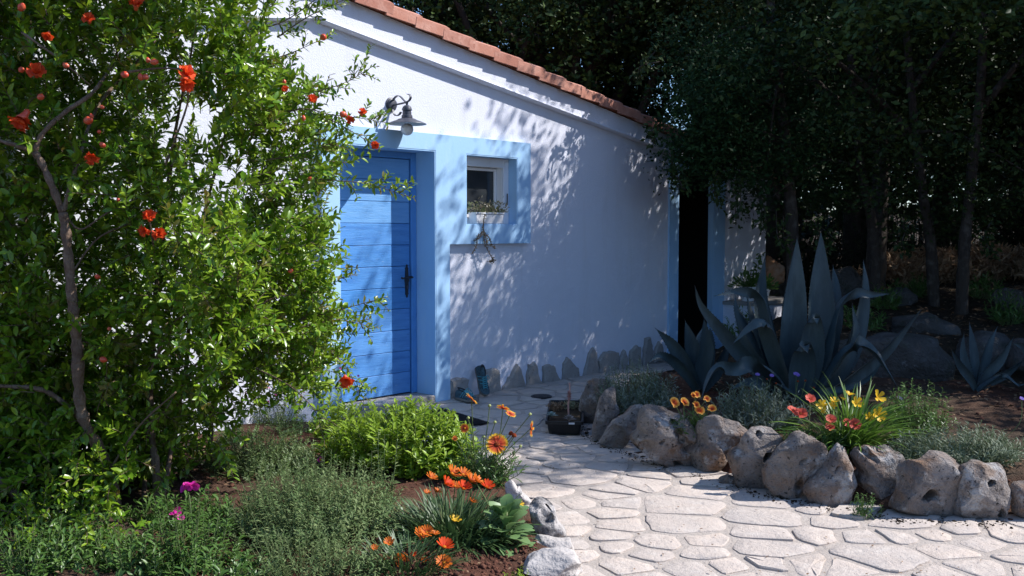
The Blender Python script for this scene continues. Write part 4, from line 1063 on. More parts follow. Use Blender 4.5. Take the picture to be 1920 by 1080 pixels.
for (px, py), lab, mt in (((1042, 768), 'rusty red low sedum at the back of the black planter', lm_dry), ((1072, 765), 'dark green sedum behind the tall stalk in the black planter', lm_succ)):
    c = sc_(px, py); n = 260
    t = thing('sedum', lab, 'succulent', c, 'succulents in the black planter')
    p = np.stack([c[0] + rng.normal(0, .028, n), c[1] + rng.normal(0, .05, n), c[2] + rng.uniform(-.01, .045, n)], 1)
    obj_np('foliage', [scat(LEAF6, p, rdir(n, 0), rdir(n), .022, .012)], mt, t, None, True, 'stuff')
# window trough with trailing succulent
wl0 = wall(884, 421, .0); wl1 = wall(940, 421, .0)
trough = thing('window_planter', 'small white plant trough standing in the blue framed window', 'planter', WP((wl0[0] + wl1[0]) / 2, zW0 + .012, .0))
th0, th1 = wl0[0] + .01, wl1[0] - .02; tz = zW0 + .0125
MB().add(*prism([(th0 + .012, tz), (th1 - .012, tz), (th1, tz + .09), (th0, tz + .09)], -.045, .05, .006)).build('trough', white_paint, trough)
MB().add(*prism(rect(th0 - .006, th1 + .006, tz + .0905, tz + .108), -.045, .056, .004)).build('rim', white_paint, trough)
vine = thing('trailing_succulent', 'scruffy trailing succulent hanging from the white window trough', 'plant', WP((th0 + th1) / 2, tz + .1, .02))
n = 420
p = np.array([WP(rng.uniform(th0 - .06, th1 + .05), tz + .105 + abs(rng.normal(0, .045)), rng.uniform(-.03, .07)) for _ in range(n)])
obj_np('foliage', [scat(LEAF6, p, rdir(n, -.3), rdir(n), rng.uniform(.02, .045, n), .016)], leafmat('scruffy_succulent', (.12, .17, .05), (.33, .27, .2)), vine, None, True, 'stuff')
hang = MB(); tips = []
wz = lambda x, y, d=.075: WP(*wall(840 + x / 4.5, 260 + y / 4.5, d), d)
for pts in ([(310, 640), (300, 700), (297, 780)], [(297, 780), (250, 830), (240, 900), (205, 965)], [(297, 780), (270, 830), (225, 860)], [(300, 780), (310, 880), (345, 960), (375, 1020), (345, 1035)], [(303, 790), (350, 840), (370, 900), (400, 925)], [(375, 1020), (385, 1025), (360, 1040)], [(300, 785), (320, 840), (330, 900)]):
    P = crv([wz(x, y, .07 + random.uniform(0, .03)) for x, y in pts], 4); hang.add(*tube(P, .0045, 5)); tips += P
hang.build('hanging_stems', M('dry_stem', (.12, .085, .06), .85, [((.2, .15, .11), 60, .5, .7, .5)]), vine, 60)
tp = np.repeat(np.array(tips), 4, 0); n = len(tp)
obj_np('stem_leaves', [scat(LEAF6, tp + rng.normal(0, .008, (n, 3)), rdir(n), rdir(n), rng.uniform(.012, .026, n), .011)], leafmat('withered_leaf', (.14, .10, .06), (.28, .24, .16)), vine)
# white masonry bench with pots by the right doorway
bt0, bt1 = wall(1352, 560)[0] + .02, TW1 + .12
zg = hz(*WP(bt1, 0, .3)[:2])
bench = thing('masonry_bench', 'low white rendered bench against the end wall beside the dark doorway', 'bench', WP((bt0 + bt1) / 2, 0, .25))
MB().add(*prism(rect(bt0, bt1, -.1, .62), .003, .50, .012)).build('bench_block', stucco, bench)
MB().add(*prism(rect(bt0 - .02, bt1 + .02, .6205, .665), .003, .53, .008)).build('bench_slab', M('bench_slab', (.33, .31, .29), .85, [((.22, .2, .18), 10, .5, .7, .6)], [(30, .004)]), bench)
for (t_, d_, s_, lab, plab) in ((bt0 + .20, .26, 1.0, 'white flower pot on the bench next to the dark doorway', 'bushy dark green pot plant with an upright shoot beside the dark doorway'), (bt0 + .55, .30, .8, 'smaller white pot on the bench, further from the doorway', 'low leafy pot plant on the bench, further from the doorway')):
    c = WP(t_, .666, d_)
    pt = thing('flower_pot', lab, 'flower pot', c, 'white pots on the bench')
    MB().add(*lathe([(.075 * s_, 0), (.10 * s_, .15 * s_), (.112 * s_, .152 * s_), (.112 * s_, .185 * s_), (.10 * s_, .185 * s_), (.095 * s_, .15 * s_)], c, 24)).build('pot', white_paint, pt, 40)
    MB().add(*lathe([(.097 * s_, .14 * s_), (.05, .165 * s_), (.0, .17 * s_)], c, 16)).build('potting_soil', soil_mat, pt, 60)
    pp = thing('pot_plant', plab, 'plant', c + np.array([0, 0, .16 * s_]), 'plants in the white pots')
    n = 170; q = rng.uniform(0, 1, n); d = rdir(n, -.05)
    pos = c + np.array([0, 0, .17 * s_]) + d * (.20 * s_ * q[:, None]) * (1, 1, 1.1)
    if s_ == 1.0:
        n2 = 50; k_ = rng.uniform(0, .42, n2); pos = np.concatenate([pos, c + np.stack([.06 + rng.normal(0, .02, n2) + k_ * .25, rng.normal(0, .02, n2), .2 + k_], 1)]); d = np.concatenate([d, rdir(n2)]); n += n2
    obj_np('foliage', [scat(LEAF8, pos, d + (0, 0, .2), rdir(n, 0), rng.uniform(.05, .10, n), .035)], lm_green, pp, None, True, 'stuff')
    sm_ = MB(); sm_.add(*tube([c + np.array([0, 0, .16 * s_]), c + np.array([.03, 0, .36 * s_])], .006, 6)); sm_.build('stem', stem_green, pp, 60)
#==PART3==
# ------------------------------------------------------------------ plants
from mathutils import Matrix
def obmat(m, var, st=0.6):
    """the same leaf material with a shift per object, for leaves that are objects of their own"""
    n_ = m.name + '_single'
    if n_ in MATS: return MATS[n_]
    c = m.copy(); c.name = n_; nt = c.node_tree
    for mx in [q for q in nt.nodes if q.type == 'MIX']:
        l = mx.inputs[0].links
        if l and l[0].from_node.type == 'NEW_GEOMETRY':
            oi = nt.nodes.new('ShaderNodeObjectInfo'); nt.links.new(oi.outputs['Random'], mx.inputs[0])
    MATS[n_] = c
    return c
UNIT = {}
def leaf_objs(name, T, key, pos, ax, up, L, W, mat, parent, label=None):
    mat = obmat(mat, None)
    k = (name, key, mat.name)
    if k not in UNIT:
        me = bpy.data.meshes.new(name); me.from_pydata([tuple(p) for p in T[0]], [], T[1]); me.materials.append(mat)
        me.polygons.foreach_set('use_smooth', [True] * len(me.polygons)); me.update(); UNIT[k] = me
    for i in range(len(pos)):
        a = norm(ax[i]); s_ = norm(np.cross(a, up[i])); u_ = np.cross(s_, a)
        o = bpy.data.objects.new(name, UNIT[k]); COL.objects.link(o); o.parent = parent
        p = np.array(pos[i]) - WL[parent]
        o.matrix_local = Matrix(((a[0] * L[i], s_[0] * W[i], u_[0] * L[i], p[0]), (a[1] * L[i], s_[1] * W[i], u_[1] * L[i], p[1]), (a[2] * L[i], s_[2] * W[i], u_[2] * L[i], p[2]), (0, 0, 0, 1)))
        if label: o['label'] = label
def foliage(root, T, key, pos, ax, up, L, W, mat, single=0):
    """leaves of one plant: those that show largest are parts of their own, the rest one mass"""
    pos, ax, up = np.asarray(pos), np.asarray(ax), np.asarray(up)
    n = len(pos); L = np.broadcast_to(L, (n,)); W = np.broadcast_to(W, (n,))
    if single:
        sc = (pos @ np.array([0.35, -1.0, 0.35])) + rng.uniform(0, .5, n)
        o = np.argsort(-sc); a, b = o[:single], o[single:]
        leaf_objs('leaf', T, key, pos[a], ax[a], up[a], L[a], W[a], mat, root)
    else: b = np.arange(n)
    return obj_np('foliage', [scat(T, pos[b], ax[b], up[b], L[b], W[b])], mat, root, None, True, 'stuff')
def bush(name, label, cat, c, rx, ry, h, ns, nl, L, W, T, mat, key='l8', up=.35, start=.3, group=None, single=0, stem=stem_green, spread=.8, sr=.003, fill=.45, tipbias=False):
    c = np.array(c, float); t = thing(name, label, cat, c, group)
    P, A, Up, Ls = [], [], [], []
    sm = MB()
    for k in range(ns):
        d = rdir(1, 0.02)[0]; q = fill + (1 - fill) * rng.random() ** .6
        e = c + np.array([rx * d[0] * q, ry * d[1] * q, h * (.25 + .75 * d[2] * q) * rng.uniform(.85, 1.1)])
        b = c + np.array([rx * d[0] * q * .30 + rng.normal(0, .02), ry * d[1] * q * .30 + rng.normal(0, .02), 0])
        m = b * .45 + e * .55 + np.array([d[0] * rx, d[1] * ry, 0]) * .12 - np.array([0, 0, h * .03])
        C = crv([b, m, e], 3)
        sm.add(*tube(C, [sr * (1 - .6 * i / len(C)) for i in range(len(C))], 4, False))
        for i in range(nl):
            u_ = start + (1 - start) * ((i + rng.random()) / nl) ** (.6 if tipbias else 1)
            x = u_ * (len(C) - 1); j = min(int(x), len(C) - 2); p = C[j] * (1 - x + j) + C[j + 1] * (x - j)
            tg = norm(C[j + 1] - C[j]); r_ = rdir(1)[0]; r_ = norm(r_ - tg * (r_ @ tg))
            a = norm(tg * (1 - spread) + r_ * spread + np.array([0, 0, up * .5]))
            P.append(p); A.append(a); Up.append(norm(tg + rdir(1)[0] * .35 + (0, 0, .3))); Ls.append(L * rng.uniform(.6, 1.15) * (1 - .25 * u_))
    sm.build('stems', stem, t, 180)
    Ls = np.array(Ls)
    foliage(t, T, key, P, A, Up, Ls, Ls * W / L, mat, single)
    return t
# ---- flower heads
PET = {}
def petal_mesh(key, r, w, cup, mat, r0=.25, teeth=False, curl=0.0):
    if key in PET: return PET[key]
    v = []; st = [(r0, .35), (.5, .8), (.78, 1.0), (.93, .8), (1.0, .32 if not teeth else .6)]
    for s_, ww in st:
        z = cup * r * s_ ** 1.3 - curl * r * s_ ** 3
        v += [(r * s_, -w * ww, z + w * .25), (r * s_ * (1.0 if s_ < 1 or not teeth else .94), 0, z), (r * s_, w * ww, z + w * .25)]
    f = []
    for i in range(4):
        for k in range(2): f.append([3 * i + k, 3 * i + k + 1, 3 * i + 4 + k, 3 * i + 3 + k])
    me = bpy.data.meshes.new('petal'); me.from_pydata(v, [], [q[::-1] for q in f]); me.materials.append(mat)
    me.polygons.foreach_set('use_smooth', [True] * len(me.polygons)); me.update(); PET[key] = me
    return me
def join_petals(key, pk, n, jit=.08, rows=1):
    if key in PET: return PET[key]
    src = PET[pk]; V = np.array([v.co[:] for v in src.vertices]); Fc = [list(p.vertices) for p in src.polygons]
    r_ = np.random.default_rng(abs(hash(key)) % 1000 if False else len(key) * 7)
    v, f = [], []
    for k in range(n):
        a = 2 * pi * k / n + r_.normal(0, jit); s_ = r_.uniform(.88, 1.06); b = len(v); e = r_.normal(0, .12)
        for x, y, z in V:
            x, z = x * cos(e) - z * sin(e), x * sin(e) + z * cos(e)
            v.append((s_ * (x * cos(a) - y * sin(a)), s_ * (x * sin(a) + y * cos(a)), s_ * z))
        f += [[i + b for i in q] for q in Fc]
    me = bpy.data.meshes.new('flower'); me.from_pydata(v, [], f); me.materials.append(src.materials[0])
    me.polygons.foreach_set('use_smooth', [True] * len(me.polygons)); me.update(); PET[key] = me
    return me
def dome_mesh(key, r, h, mat, n=12):
    if key in PET: return PET[key]
    v, f = lathe([(r * .9, -.001), (r, h * .25), (r * .8, h * .65), (r * .4, h * .95), (.0005, h)], (0, 0, 0), n)
    r_ = random.Random(3); v = [(x * r_.uniform(.93, 1.07), y * r_.uniform(.93, 1.07), z) for x, y, z in v]
    me = bpy.data.meshes.new('flower_centre'); me.from_pydata(v, [], f); me.materials.append(mat)
    me.polygons.foreach_set('use_smooth', [True] * len(me.polygons)); me.update(); PET[key] = me
    return me
def sub(name, me, parent, rotz=0.0, loc=(0, 0, 0)):
    o = bpy.data.objects.new(name, me); COL.objects.link(o); o.parent = parent; o.location = loc; o.rotation_euler = (0, 0, rotz)
    return o
def flower(plant, c, nrm, pm, n, cen, single=False, name='flower', label=None, jit=.06, scale=1.0):
    """a flower head on a plant: petals round a centre"""
    e = bpy.data.objects.new(name, None if single else join_petals('j' + pm, pm, n, jit)); e.empty_display_size = .02
    COL.objects.link(e); e.parent = plant
    e.location = tuple(np.array(c) - WL[plant])
    q = Vector(norm(nrm)).to_track_quat('Z', 'Y'); e.rotation_mode = 'QUATERNION'
    q.rotate  # keep
    from mathutils import Quaternion
    e.rotation_quaternion = q @ Quaternion((0, 0, 1), rng.uniform(0, 6.28)); e.scale = (scale,) * 3
    if label: e['label'] = label
    if single:
        for k in range(n):
            p = sub('petal', PET[pm], e, 2 * pi * k / n + rng.normal(0, jit)); p.rotation_euler[1] = rng.normal(0, .09)
    if cen: sub('flower_centre', PET[cen], e)
    return e
petal_mesh('gail', .036, .0062, .10, pm_gail, .2, True)
petal_mesh('gaz', .034, .0058, .75, pm_gaz, .15); petal_mesh('gazo', .036, .0048, .62, pm_gazo, .15)
petal_mesh('gazopen', .036, .0058, .25, pm_gazo, .15)
petal_mesh('rim', .031, .0085, .30, pm_rim, .2, True); petal_mesh('coral', .034, .0095, .22, pm_coral, .2, True)
petal_mesh('lily', .036, .0105, .85, pm_yel, .1, False, .25)
petal_mesh('mag', .020, .011, .6, pm_mag, .1, False, .3)
petal_mesh('scab', .016, .006, .35, pm_pur, .1)
petal_mesh('pinksmall', .012, .005, .4, pm_mag, .1)
dome_mesh('cen', .0095, .007, pm_cen); dome_mesh('dcen', .010, .006, pm_dcen); dome_mesh('ball', .015, .022, pm_dcen, 14); dome_mesh('yc', .006, .006, pm_yel)
CAMV = lambda p: norm(CAM - np.array(p))
SUNV = np.array(SUN_DIR)
def stems_to(plant, base, tops, r=.0022, mat=stem_green, sway=.03):
    m = MB()
    for t in tops:
        b = np.array(base) + rng.normal(0, .03, 3) * (1, 1, 0)
        mid = (b + t) / 2 + rng.normal(0, sway, 3) * (1, 1, 0)
        m.add(*tube(crv([b, mid, t], 4), r, 5, False))
    return m.build('flower_stems', mat, plant, 180)

# ---- pomegranate
POM = thing('pomegranate_shrub', 'large leafy pomegranate shrub in orange red flower filling the left side', 'shrub', gnd(230, 985, 0.05))
def pom_branch(pts, r0, r1):
    P = crv([at(x, y, Y + .06) for x, y, Y in pts], 6); n = len(P)
    r0 *= .86
    v, f = tube(P, [r0 + (r1 - r0) * (i / (n - 1)) + rng.normal(0, .07 * r0) + .10 * r0 * sin(i * 1.7) for i in range(n)], 9)
    obj('branch', v, f, bark_p, POM, 180)
    return P
def gb(px, py): return gnd(px, py, .03)[1]
PB = [([(222, 975, 5.25), (205, 890, 5.15), (180, 830, 5.05), (160, 795, 5.0), (148, 740, 4.96), (145, 660, 4.93), (140, 600, 4.9), (133, 540, 4.88), (125, 450, 4.86), (118, 398, 4.85)], .036, .023),
      ([(118, 398, 4.85), (100, 355, 4.84), (78, 305, 4.83), (64, 285, 4.82)], .022, .017),
      ([(64, 285, 4.82), (30, 272, 4.8), (-10, 258, 4.8), (-90, 200, 4.8)], .014, .008),
      ([(64, 285, 4.82), (82, 248, 4.83), (125, 208, 4.86), (175, 172, 4.95), (215, 110, 5.2), (240, 20, 5.45), (260, -90, 5.5)], .016, .006),
      ([(118, 398, 4.85), (134, 345, 4.87), (150, 290, 4.95), (190, 190, 5.3), (300, 60, 5.6), (330, -80, 5.65)], .016, .005),
      ([(163, 800, 5.2), (130, 765, 5.1), (95, 738, 5.05), (60, 727, 5.0), (20, 725, 4.95), (-60, 720, 4.9)], .016, .010),
      ([(115, 1030, 5.0), (95, 990, 5.0), (60, 958, 4.97), (20, 918, 4.95), (-30, 880, 4.9)], .026, .020),
      ([(28, 900, 5.5), (24, 780, 5.5), (28, 640, 5.5), (40, 480, 5.5), (60, 340, 5.55)], .016, .010),
      ([(285, 1000, gb(285, 985)), (295, 930, 5.3), (290, 860, 5.35), (282, 780, 5.4), (285, 680, 5.45), (292, 560, 5.5), (310, 400, 5.6), (330, 240, 5.7), (360, 90, 5.7), (380, -80, 5.7)], .030, .007),
      ([(300, 960, 5.3), (318, 860, 5.5), (335, 760, 5.6), (350, 680, 5.7), (358, 560, 5.8), (380, 420, 5.8), (420, 260, 5.85), (470, 100, 5.9), (520, -40, 5.9)], .020, .006),
      ([(392, 870, 6.2), (396, 800, 6.15), (402, 750, 6.1), (430, 705, 6.05), (462, 668, 6.0), (510, 590, 5.9), (560, 500, 5.8)], .020, .006),
      ([(270, 940, 5.3), (276, 820, 5.8), (300, 650, 6.0), (330, 480, 6.1), (350, 300, 6.1)], .016, .008)]
for pts, a, b in PB: pom_branch(pts, a, b)
P, A, Up, Ls, New = [], [], [], [], []
tw = MB()
def twig(s, d, ln, lsize, dens=1.0, young=.08, curve=.3):
    d = norm(d); e = norm(d + rng.normal(0, curve, 3) + (0, 0, -.05))
    C = crv([s, s + d * ln * .5, s + (d + e) * .5 * ln], 3)
    tw.add(*tube(C, [.0026, .0024, .0022, .002, .0018, .0015, .0012][:len(C)], 4, False))
    n = max(3, int(ln / .017 * dens)); side = norm(np.cross(d, rdir(1)[0])); yg = rng.random() < young
    for i in range(n):
        u_ = (i + .6) / n * (len(C) - 1); j = min(int(u_), len(C) - 2); p = C[j] * (1 - u_ + j) + C[j + 1] * (u_ - j)
        tg = norm(C[j + 1] - C[j]); side = norm(np.cross(tg, side) + .25 * rdir(1)[0])
        for sg in (1, -1):
            if rng.random() < .12: continue
            a = norm(tg * .62 + side * sg * .85 + np.array([0, 0, .12]) + rng.normal(0, .15, 3))
            P.append(p); A.append(a); Up.append(norm(tg * .2 + np.array([.25, -.1, .8]) + rng.normal(0, .45, 3))); Ls.append(lsize * rng.uniform(.55, 1.1) * (1 - .25 * (i / n))); New.append(yg and i > n * .35)
def fill(poly, n, Y0, Y1, lsize, ln=(.12, .24), young=.07):
    poly = list(poly); xs_ = [p[0] for p in poly]; ys_ = [p[1] for p in poly]; k = 0
    while k < n:
        x, y = rng.uniform(min(xs_), max(xs_)), rng.uniform(min(ys_), max(ys_))
        if not in_poly(np.array([x]), np.array([y]), poly)[0]: continue
        s = at(x, y, rng.uniform(Y0, Y1))
        if (s - A0) @ N < .25: continue
        if s[1] < 5.75 and mnoise.noise(Vector((s[0] * 2.6, s[1] * 1.6, s[2] * 2.6))) < (-.30 if x < 300 else -.14): k += .5; continue
        o = s - np.array([-2.0, 5.7, 1.2]); o[2] *= .6
        twig(s, norm(o) * .6 + rng.normal(0, .55, 3) + (0.1, -.1, .35), rng.uniform(*ln), lsize, 1.0, young); k += 1
fill([(-300, -260), (590, -260), (545, -10), (480, 50), (470, 130), (500, 200), (520, 300), (560, 390), (530, 470), (470, 640), (-300, 640)], 1800, 4.98, 6.5, .080)
fill([(-300, -260), (480, -260), (470, 100), (480, 330), (440, 620), (180, 640), (-300, 640)], 820, 4.93, 5.7, .080)
fill([(150, 560), (430, 560), (420, 700), (330, 760), (180, 720)], 150, 5.2, 6.0, .07)
fill([(440, 420), (600, 420), (600, 600), (600, 690), (460, 700), (400, 640)], 330, 5.4, 6.4, .072)
fill([(-300, 600), (180, 600), (250, 700), (260, 900), (-300, 960)], 900, 5.05, 6.5, .075)
fill([(180, 700), (420, 700), (420, 850), (300, 900), (180, 900)], 330, 5.3, 6.5, .068)
fill([(460, 100), (590, 180), (625, 280), (600, 440), (460, 400)], 240, 5.3, 6.2, .066, (.1, .2), .12)
fill([(-300, 860), (210, 860), (250, 960), (-300, 960)], 200, 4.9, 5.5, .062)
fill([(-300, 940), (230, 940), (270, 1060), (220, 1140), (-300, 1140)], 230, 4.45, 4.9, .058, (.08, .16))
fill([(-300, 640), (240, 640), (330, 880), (-300, 960)], 420, 5.7, 6.6, .075)
fill([(430, 590), (640, 590), (630, 730), (440, 770), (400, 690)], 150, 5.4, 6.6, .066)
for pts in ([(40, 60, 4.85), (110, 110, 4.88), (170, 160, 4.95)], [(240, 135, 4.9), (300, 128, 4.9), (352, 131, 4.88)], [(118, 395, 4.9), (150, 430, 4.9), (200, 400, 4.95), (280, 360, 5.0)], [(130, 520, 4.95), (180, 450, 5.0), (240, 420, 5.0)], [(280, 700, 5.2), (330, 600, 5.1), (420, 560, 5.1)], [(350, 700, 5.4), (440, 620, 5.3), (500, 565, 5.3), (560, 550, 5.3)], [(310, 310, 5.0), (350, 200, 4.98), (350, 160, 4.9)], [(300, 560, 5.2), (290, 480, 5.0), (280, 410, 4.88)], [(200, 890, 5.1), (260, 800, 5.0), (330, 735, 4.95)]):
    pom_branch(pts, .0075, .003)
fill([(330, 420), (470, 430), (485, 640), (400, 700), (320, 680)], 110, 4.6, 5.0, .066)
fill([(-300, -260), (320, -260), (300, 300), (280, 640), (-300, 640)], 420, 5.4, 6.3, .08)
def spray(pts, lsize=.05, young=.15, sub_=.55):
    C = crv([at(x, y, Y) for x, y, Y in pts], 7)
    tw.add(*tube(C, [.005 * (1 - .75 * i / len(C)) for i in range(len(C))], 5, False))
    for i in range(len(C) - 1):
        tg = norm(C[i + 1] - C[i]); sd = norm(np.cross(tg, rdir(1)[0]))
        for sg in (1, -1):
            P.append(C[i]); A.append(norm(tg * .6 + sd * sg + rng.normal(0, .15, 3))); Up.append(norm(np.array([.2, -.3, .8]) + rng.normal(0, .4, 3))); Ls.append(lsize * rng.uniform(.6, 1.1)); New.append(i > .72 * len(C) and rng.random() < .6)
        if rng.random() < sub_: twig(C[i], tg * .7 + sd * .8 + (0, 0, .15), rng.uniform(.06, .15), lsize, 1.0, young)
    twig(C[-1], C[-1] - C[-2], .06, lsize * .8, 1.1, .7)
for pts in ([(430, 120, 5.6), (520, 108, 5.6), (604, 74, 5.6)], [(470, 190, 5.6), (560, 178, 5.6), (640, 158, 5.55), (690, 130, 5.5)],
            [(470, 240, 5.5), (560, 205, 5.5), (620, 215, 5.5), (680, 222, 5.45), (712, 228, 5.45)], [(600, 215, 5.5), (640, 235, 5.5), (698, 270, 5.45)], [(470, 350, 5.5), (560, 335, 5.5), (620, 338, 5.45), (690, 345, 5.4), (758, 366, 5.35)],
            [(500, 300, 5.5), (560, 290, 5.5), (640, 262, 5.5)], [(480, 420, 5.6), (560, 425, 5.6), (612, 400, 5.6)], [(500, 470, 5.7), (560, 480, 5.7), (610, 495, 5.7)],
            [(520, 570, 5.6), (600, 545, 5.55), (655, 512, 5.5)], [(560, 600, 5.5), (640, 580, 5.45), (712, 560, 5.4)], [(560, 615, 5.6), (630, 600, 5.6), (695, 612, 5.6)],
            [(520, 640, 5.7), (600, 650, 5.7), (650, 690, 5.65), (676, 750, 5.6)], [(480, 690, 5.3), (545, 725, 5.2), (590, 770, 5.1), (605, 815, 5.05)], [(430, 60, 5.6), (520, 45, 5.6), (590, 0, 5.6), (640, -50, 5.6)],
            [(520, 70, 5.7), (580, 30, 5.7), (640, 2, 5.7)], [(500, 250, 5.7), (570, 245, 5.7), (600, 270, 5.7)], [(490, 520, 5.7), (560, 540, 5.7), (620, 560, 5.7)], [(480, 600, 5.8), (560, 640, 5.8), (630, 660, 5.8)], [(440, 660, 5.9), (520, 700, 5.9), (590, 690, 5.85)],
            [(150, 640, 5.1), (190, 650, 5.1), (200, 700, 5.1), (185, 760, 5.1)], [(340, 720, 5.3), (300, 780, 5.2), (250, 800, 5.2)]):
    spray(pts, .052)
P, A, Up, Ls, New = np.array(P), np.array(A), np.array(Up), np.array(Ls), np.array(New)
kp = (P - A0) @ N > .08
P, A, Up, Ls, New = P[kp], A[kp], Up[kp], Ls[kp], New[kp]
tw.build('twigs', bark_p, POM, 180)
foliage(POM, LEAF8, 'l8', P[~New], A[~New], Up[~New], Ls[~New], Ls[~New] * .46, lm_pom, 230)
foliage(POM, LEAF8, 'l8', P[New], A[New], Up[New], Ls[New] * .9, Ls[New] * .4, lm_pomy, 60)
print('pomegranate leaves', len(P))
# flowers and buds of the pomegranate
def crinkle(seed, r, n):
    r_ = np.random.default_rng(seed); v, f = [], []
    for k in range(n):
        a = 2 * pi * k / n + r_.normal(0, .25); tl = r_.uniform(.15, 1.1); b = len(v); m = 5
        for i in range(m):
            for j_ in range(4):
                s_ = (j_ + .3) / 3.3; w_ = r * (.25 + .65 * s_) * (i / (m - 1) - .5) * 1.3
                rr_ = r * s_; q = np.array([rr_ * cos(tl), w_, rr_ * sin(tl)]) + r_.normal(0, r * .085 * s_ ** .5, 3)
                v.append((q[0] * cos(a) - q[1] * sin(a), q[0] * sin(a) + q[1] * cos(a), q[2]))
        for i in range(m - 1):
            for j_ in range(3): f.append([b + i * 4 + j_, b + i * 4 + j_ + 1, b + (i + 1) * 4 + j_ + 1, b + (i + 1) * 4 + j_])
    me = bpy.data.meshes.new('flower'); me.from_pydata(v, [], f); me.materials.append(pm_red)
    me.polygons.foreach_set('use_smooth', [True] * len(me.polygons)); me.update(); return me
CRK = [crinkle(s_, .030, 11) for s_ in (3, 4, 5)]
def lathe_me(nm, prof, mat, n=10):
    v, f = lathe(prof, (0, 0, 0), n); me = bpy.data.meshes.new(nm); me.from_pydata(v, [], f); me.materials.append(mat)
    me.polygons.foreach_set('use_smooth', [True] * len(me.polygons)); me.update(); return me
CAL = lathe_me('calyx', [(.003, -.030), (.008, -.026), (.0085, -.018), (.011, -.008), (.016, .004), (.013, .004), (.009, -.006)], pm_bud)
BUD = lathe_me('bud', [(.002, -.016), (.009, -.012), (.0135, -.002), (.0135, .006), (.009, .014), (.004, .019), (.001, .021)], pm_bud)
def pom_part(nm, me, px, py, Y, d, sc):
    o = bpy.data.objects.new(nm, me); COL.objects.link(o); o.parent = POM
    o.location = tuple(at(px, py, Y) - WL[POM]); o.rotation_mode = 'QUATERNION'; o.rotation_quaternion = Vector(norm(d)).to_track_quat('Z', 'Y'); o.scale = (sc,) * 3
    return o
k = 0
for px, py, s_, d in ((348, 140, 36, (.5, -.3, .5)), (350, 158, 30, (.3, -.5, -.3)), (42, 222, 46, (-.3, -.4, -.7)), (68, 135, 34, (.2, -.5, .3)), (255, 8, 30, (.2, -.5, .5)), (172, 296, 28, (.2, -.8, -.2)), (166, 36, 24, (.1, -.6, .4)), (280, 407, 28, (.2, -.6, .5)), (272, 433, 25, (-.2, -.9, 0)), (298, 438, 26, (.4, -.8, -.1)),
                      (586, 187, 20, (.2, -.6, .3)), (656, 225, 18, (.1, -.9, .1)), (679, 211, 17, (.2, -.5, .6)), (704, 272, 17, (0, -.8, -.2)), (648, 712, 32, (.2, -.7, -.3)), (90, 66, 22, (0, -.5, -.6)), (535, 168, 15, (0, -.7, .3))):
    Y_ = 4.86 if px < 460 else 5.32
    o = pom_part('flower', CRK[k % 3], px, py, Y_, d, .8 * s_ * Y_ / F / .052); sub('calyx', CAL, o); k += 1
for px, py, s_ in ((40, 14, 17), (76, 182, 15), (40, 131, 14), (165, 226, 19), (193, 272, 12), (234, 140, 16), (264, 145, 13), (273, 144, 13), (290, 116, 15), (277, 113, 10), (183, 519, 11), (193, 674, 14), (205, 616, 9), (643, 214, 14), (606, 70, 15), (515, 618, 13), (545, 508, 10), (569, 222, 10), (186, 247, 9), (172, 218, 9), (123, 122, 13), (533, 154, 9), (192, 201, 9), (222, 375, 8), (580, 335, 9)):
    Y_ = 4.86 if px < 460 else 5.32
    pom_part('bud', BUD, px, py, Y_, rng.normal(0, .6, 3) + (0, -.5, .4), s_ * Y_ / F / .033)
#==PART4==
# ---- left bed
def gp(px, py, z=0.06): return gnd(px, py, z)
c = gp(742, 905)
bush('pittosporum_shrub', 'bright yellow green rounded shrub in front of the blue door', 'shrub', (c[0], c[1] + .32, .05), .54, .38, .46, 430, 13, .074, .026, LEAF8, lm_pitt, 'l8', .9, .45, None, 200, stem_green, .82, .003, .6, True)
c = gp(835, 905); bush('pittosporum_shrub', 'smaller bright green shrublet running on towards the path', 'shrub', (c[0] - .10, c[1] + .15, .05), .28, .20, .20, 110, 12, .068, .024, LEAF8, lm_pitt, 'l8', .7, .4, None, 60, stem_green, .72, .003, .5, True)
c = gp(640, 880); bush('pittosporum_shrub', 'low bright green shrublet at the foot of the door surround', 'shrub', (c[0] - .1, c[1] + .75, .05), .28, .24, .36, 90, 11, .068, .024, LEAF8, lm_pitt, 'l8', .7, .4, None, 40, stem_green, .72, .003, .5, True)
c = gp(575, 1035); bush('rock_rose', 'wide low grey green shrub at the bottom left of the path', 'shrub', (c[0], c[1] + .28, .03), .48, .52, .44, 900, 20, .036, .0105, LEAF6, lm_sage, 'l6', .4, .25, None, 0, stem_green, .75, .0018, .45)
c = gp(470, 880); bush('rock_rose', 'fresh green low shrub behind the wide grey green one', 'shrub', (c[0] + .1, c[1] + .0, .03), .48, .42, .30, 520, 17, .038, .011, LEAF6, leafmat('fresh_green_leaf', (.09, .16, .05), (.16, .22, .07), .5), 'l6', .5, .25, None, 0, stem_green, .75, .0018, .45)
c = gp(655, 1075); bush('rock_rose', 'small grey green shrub at the bottom edge beside the orange gazanias', 'shrub', (c[0] - .15, c[1] - .05, .02), .40, .24, .26, 300, 17, .032, .0085, LEAF6, lm_sage, 'l6', .4, .25, None, 0, stem_green, .75, .0018, .45)
c = gp(718, 968); bush('leafy_stem_plant', 'upright leafy stems in front of the bright green shrub', 'plant', (c[0], c[1], .04), .10, .08, .55, 11, 34, .045, .011, LEAF8, lm_sage, 'l8', .1, .08, None, 60, stem_green, .85, .003, .2)
c = gp(355, 1070); sn = bush('snapdragon', 'snapdragon with magenta flowers at the foot of the pomegranate', 'plant', (c[0], c[1], .03), .24, .22, .38, 90, 22, .048, .013, LEAF8, lm_green, 'l8', .3, .15, None, 60, stem_green, .8, .0025, .3)
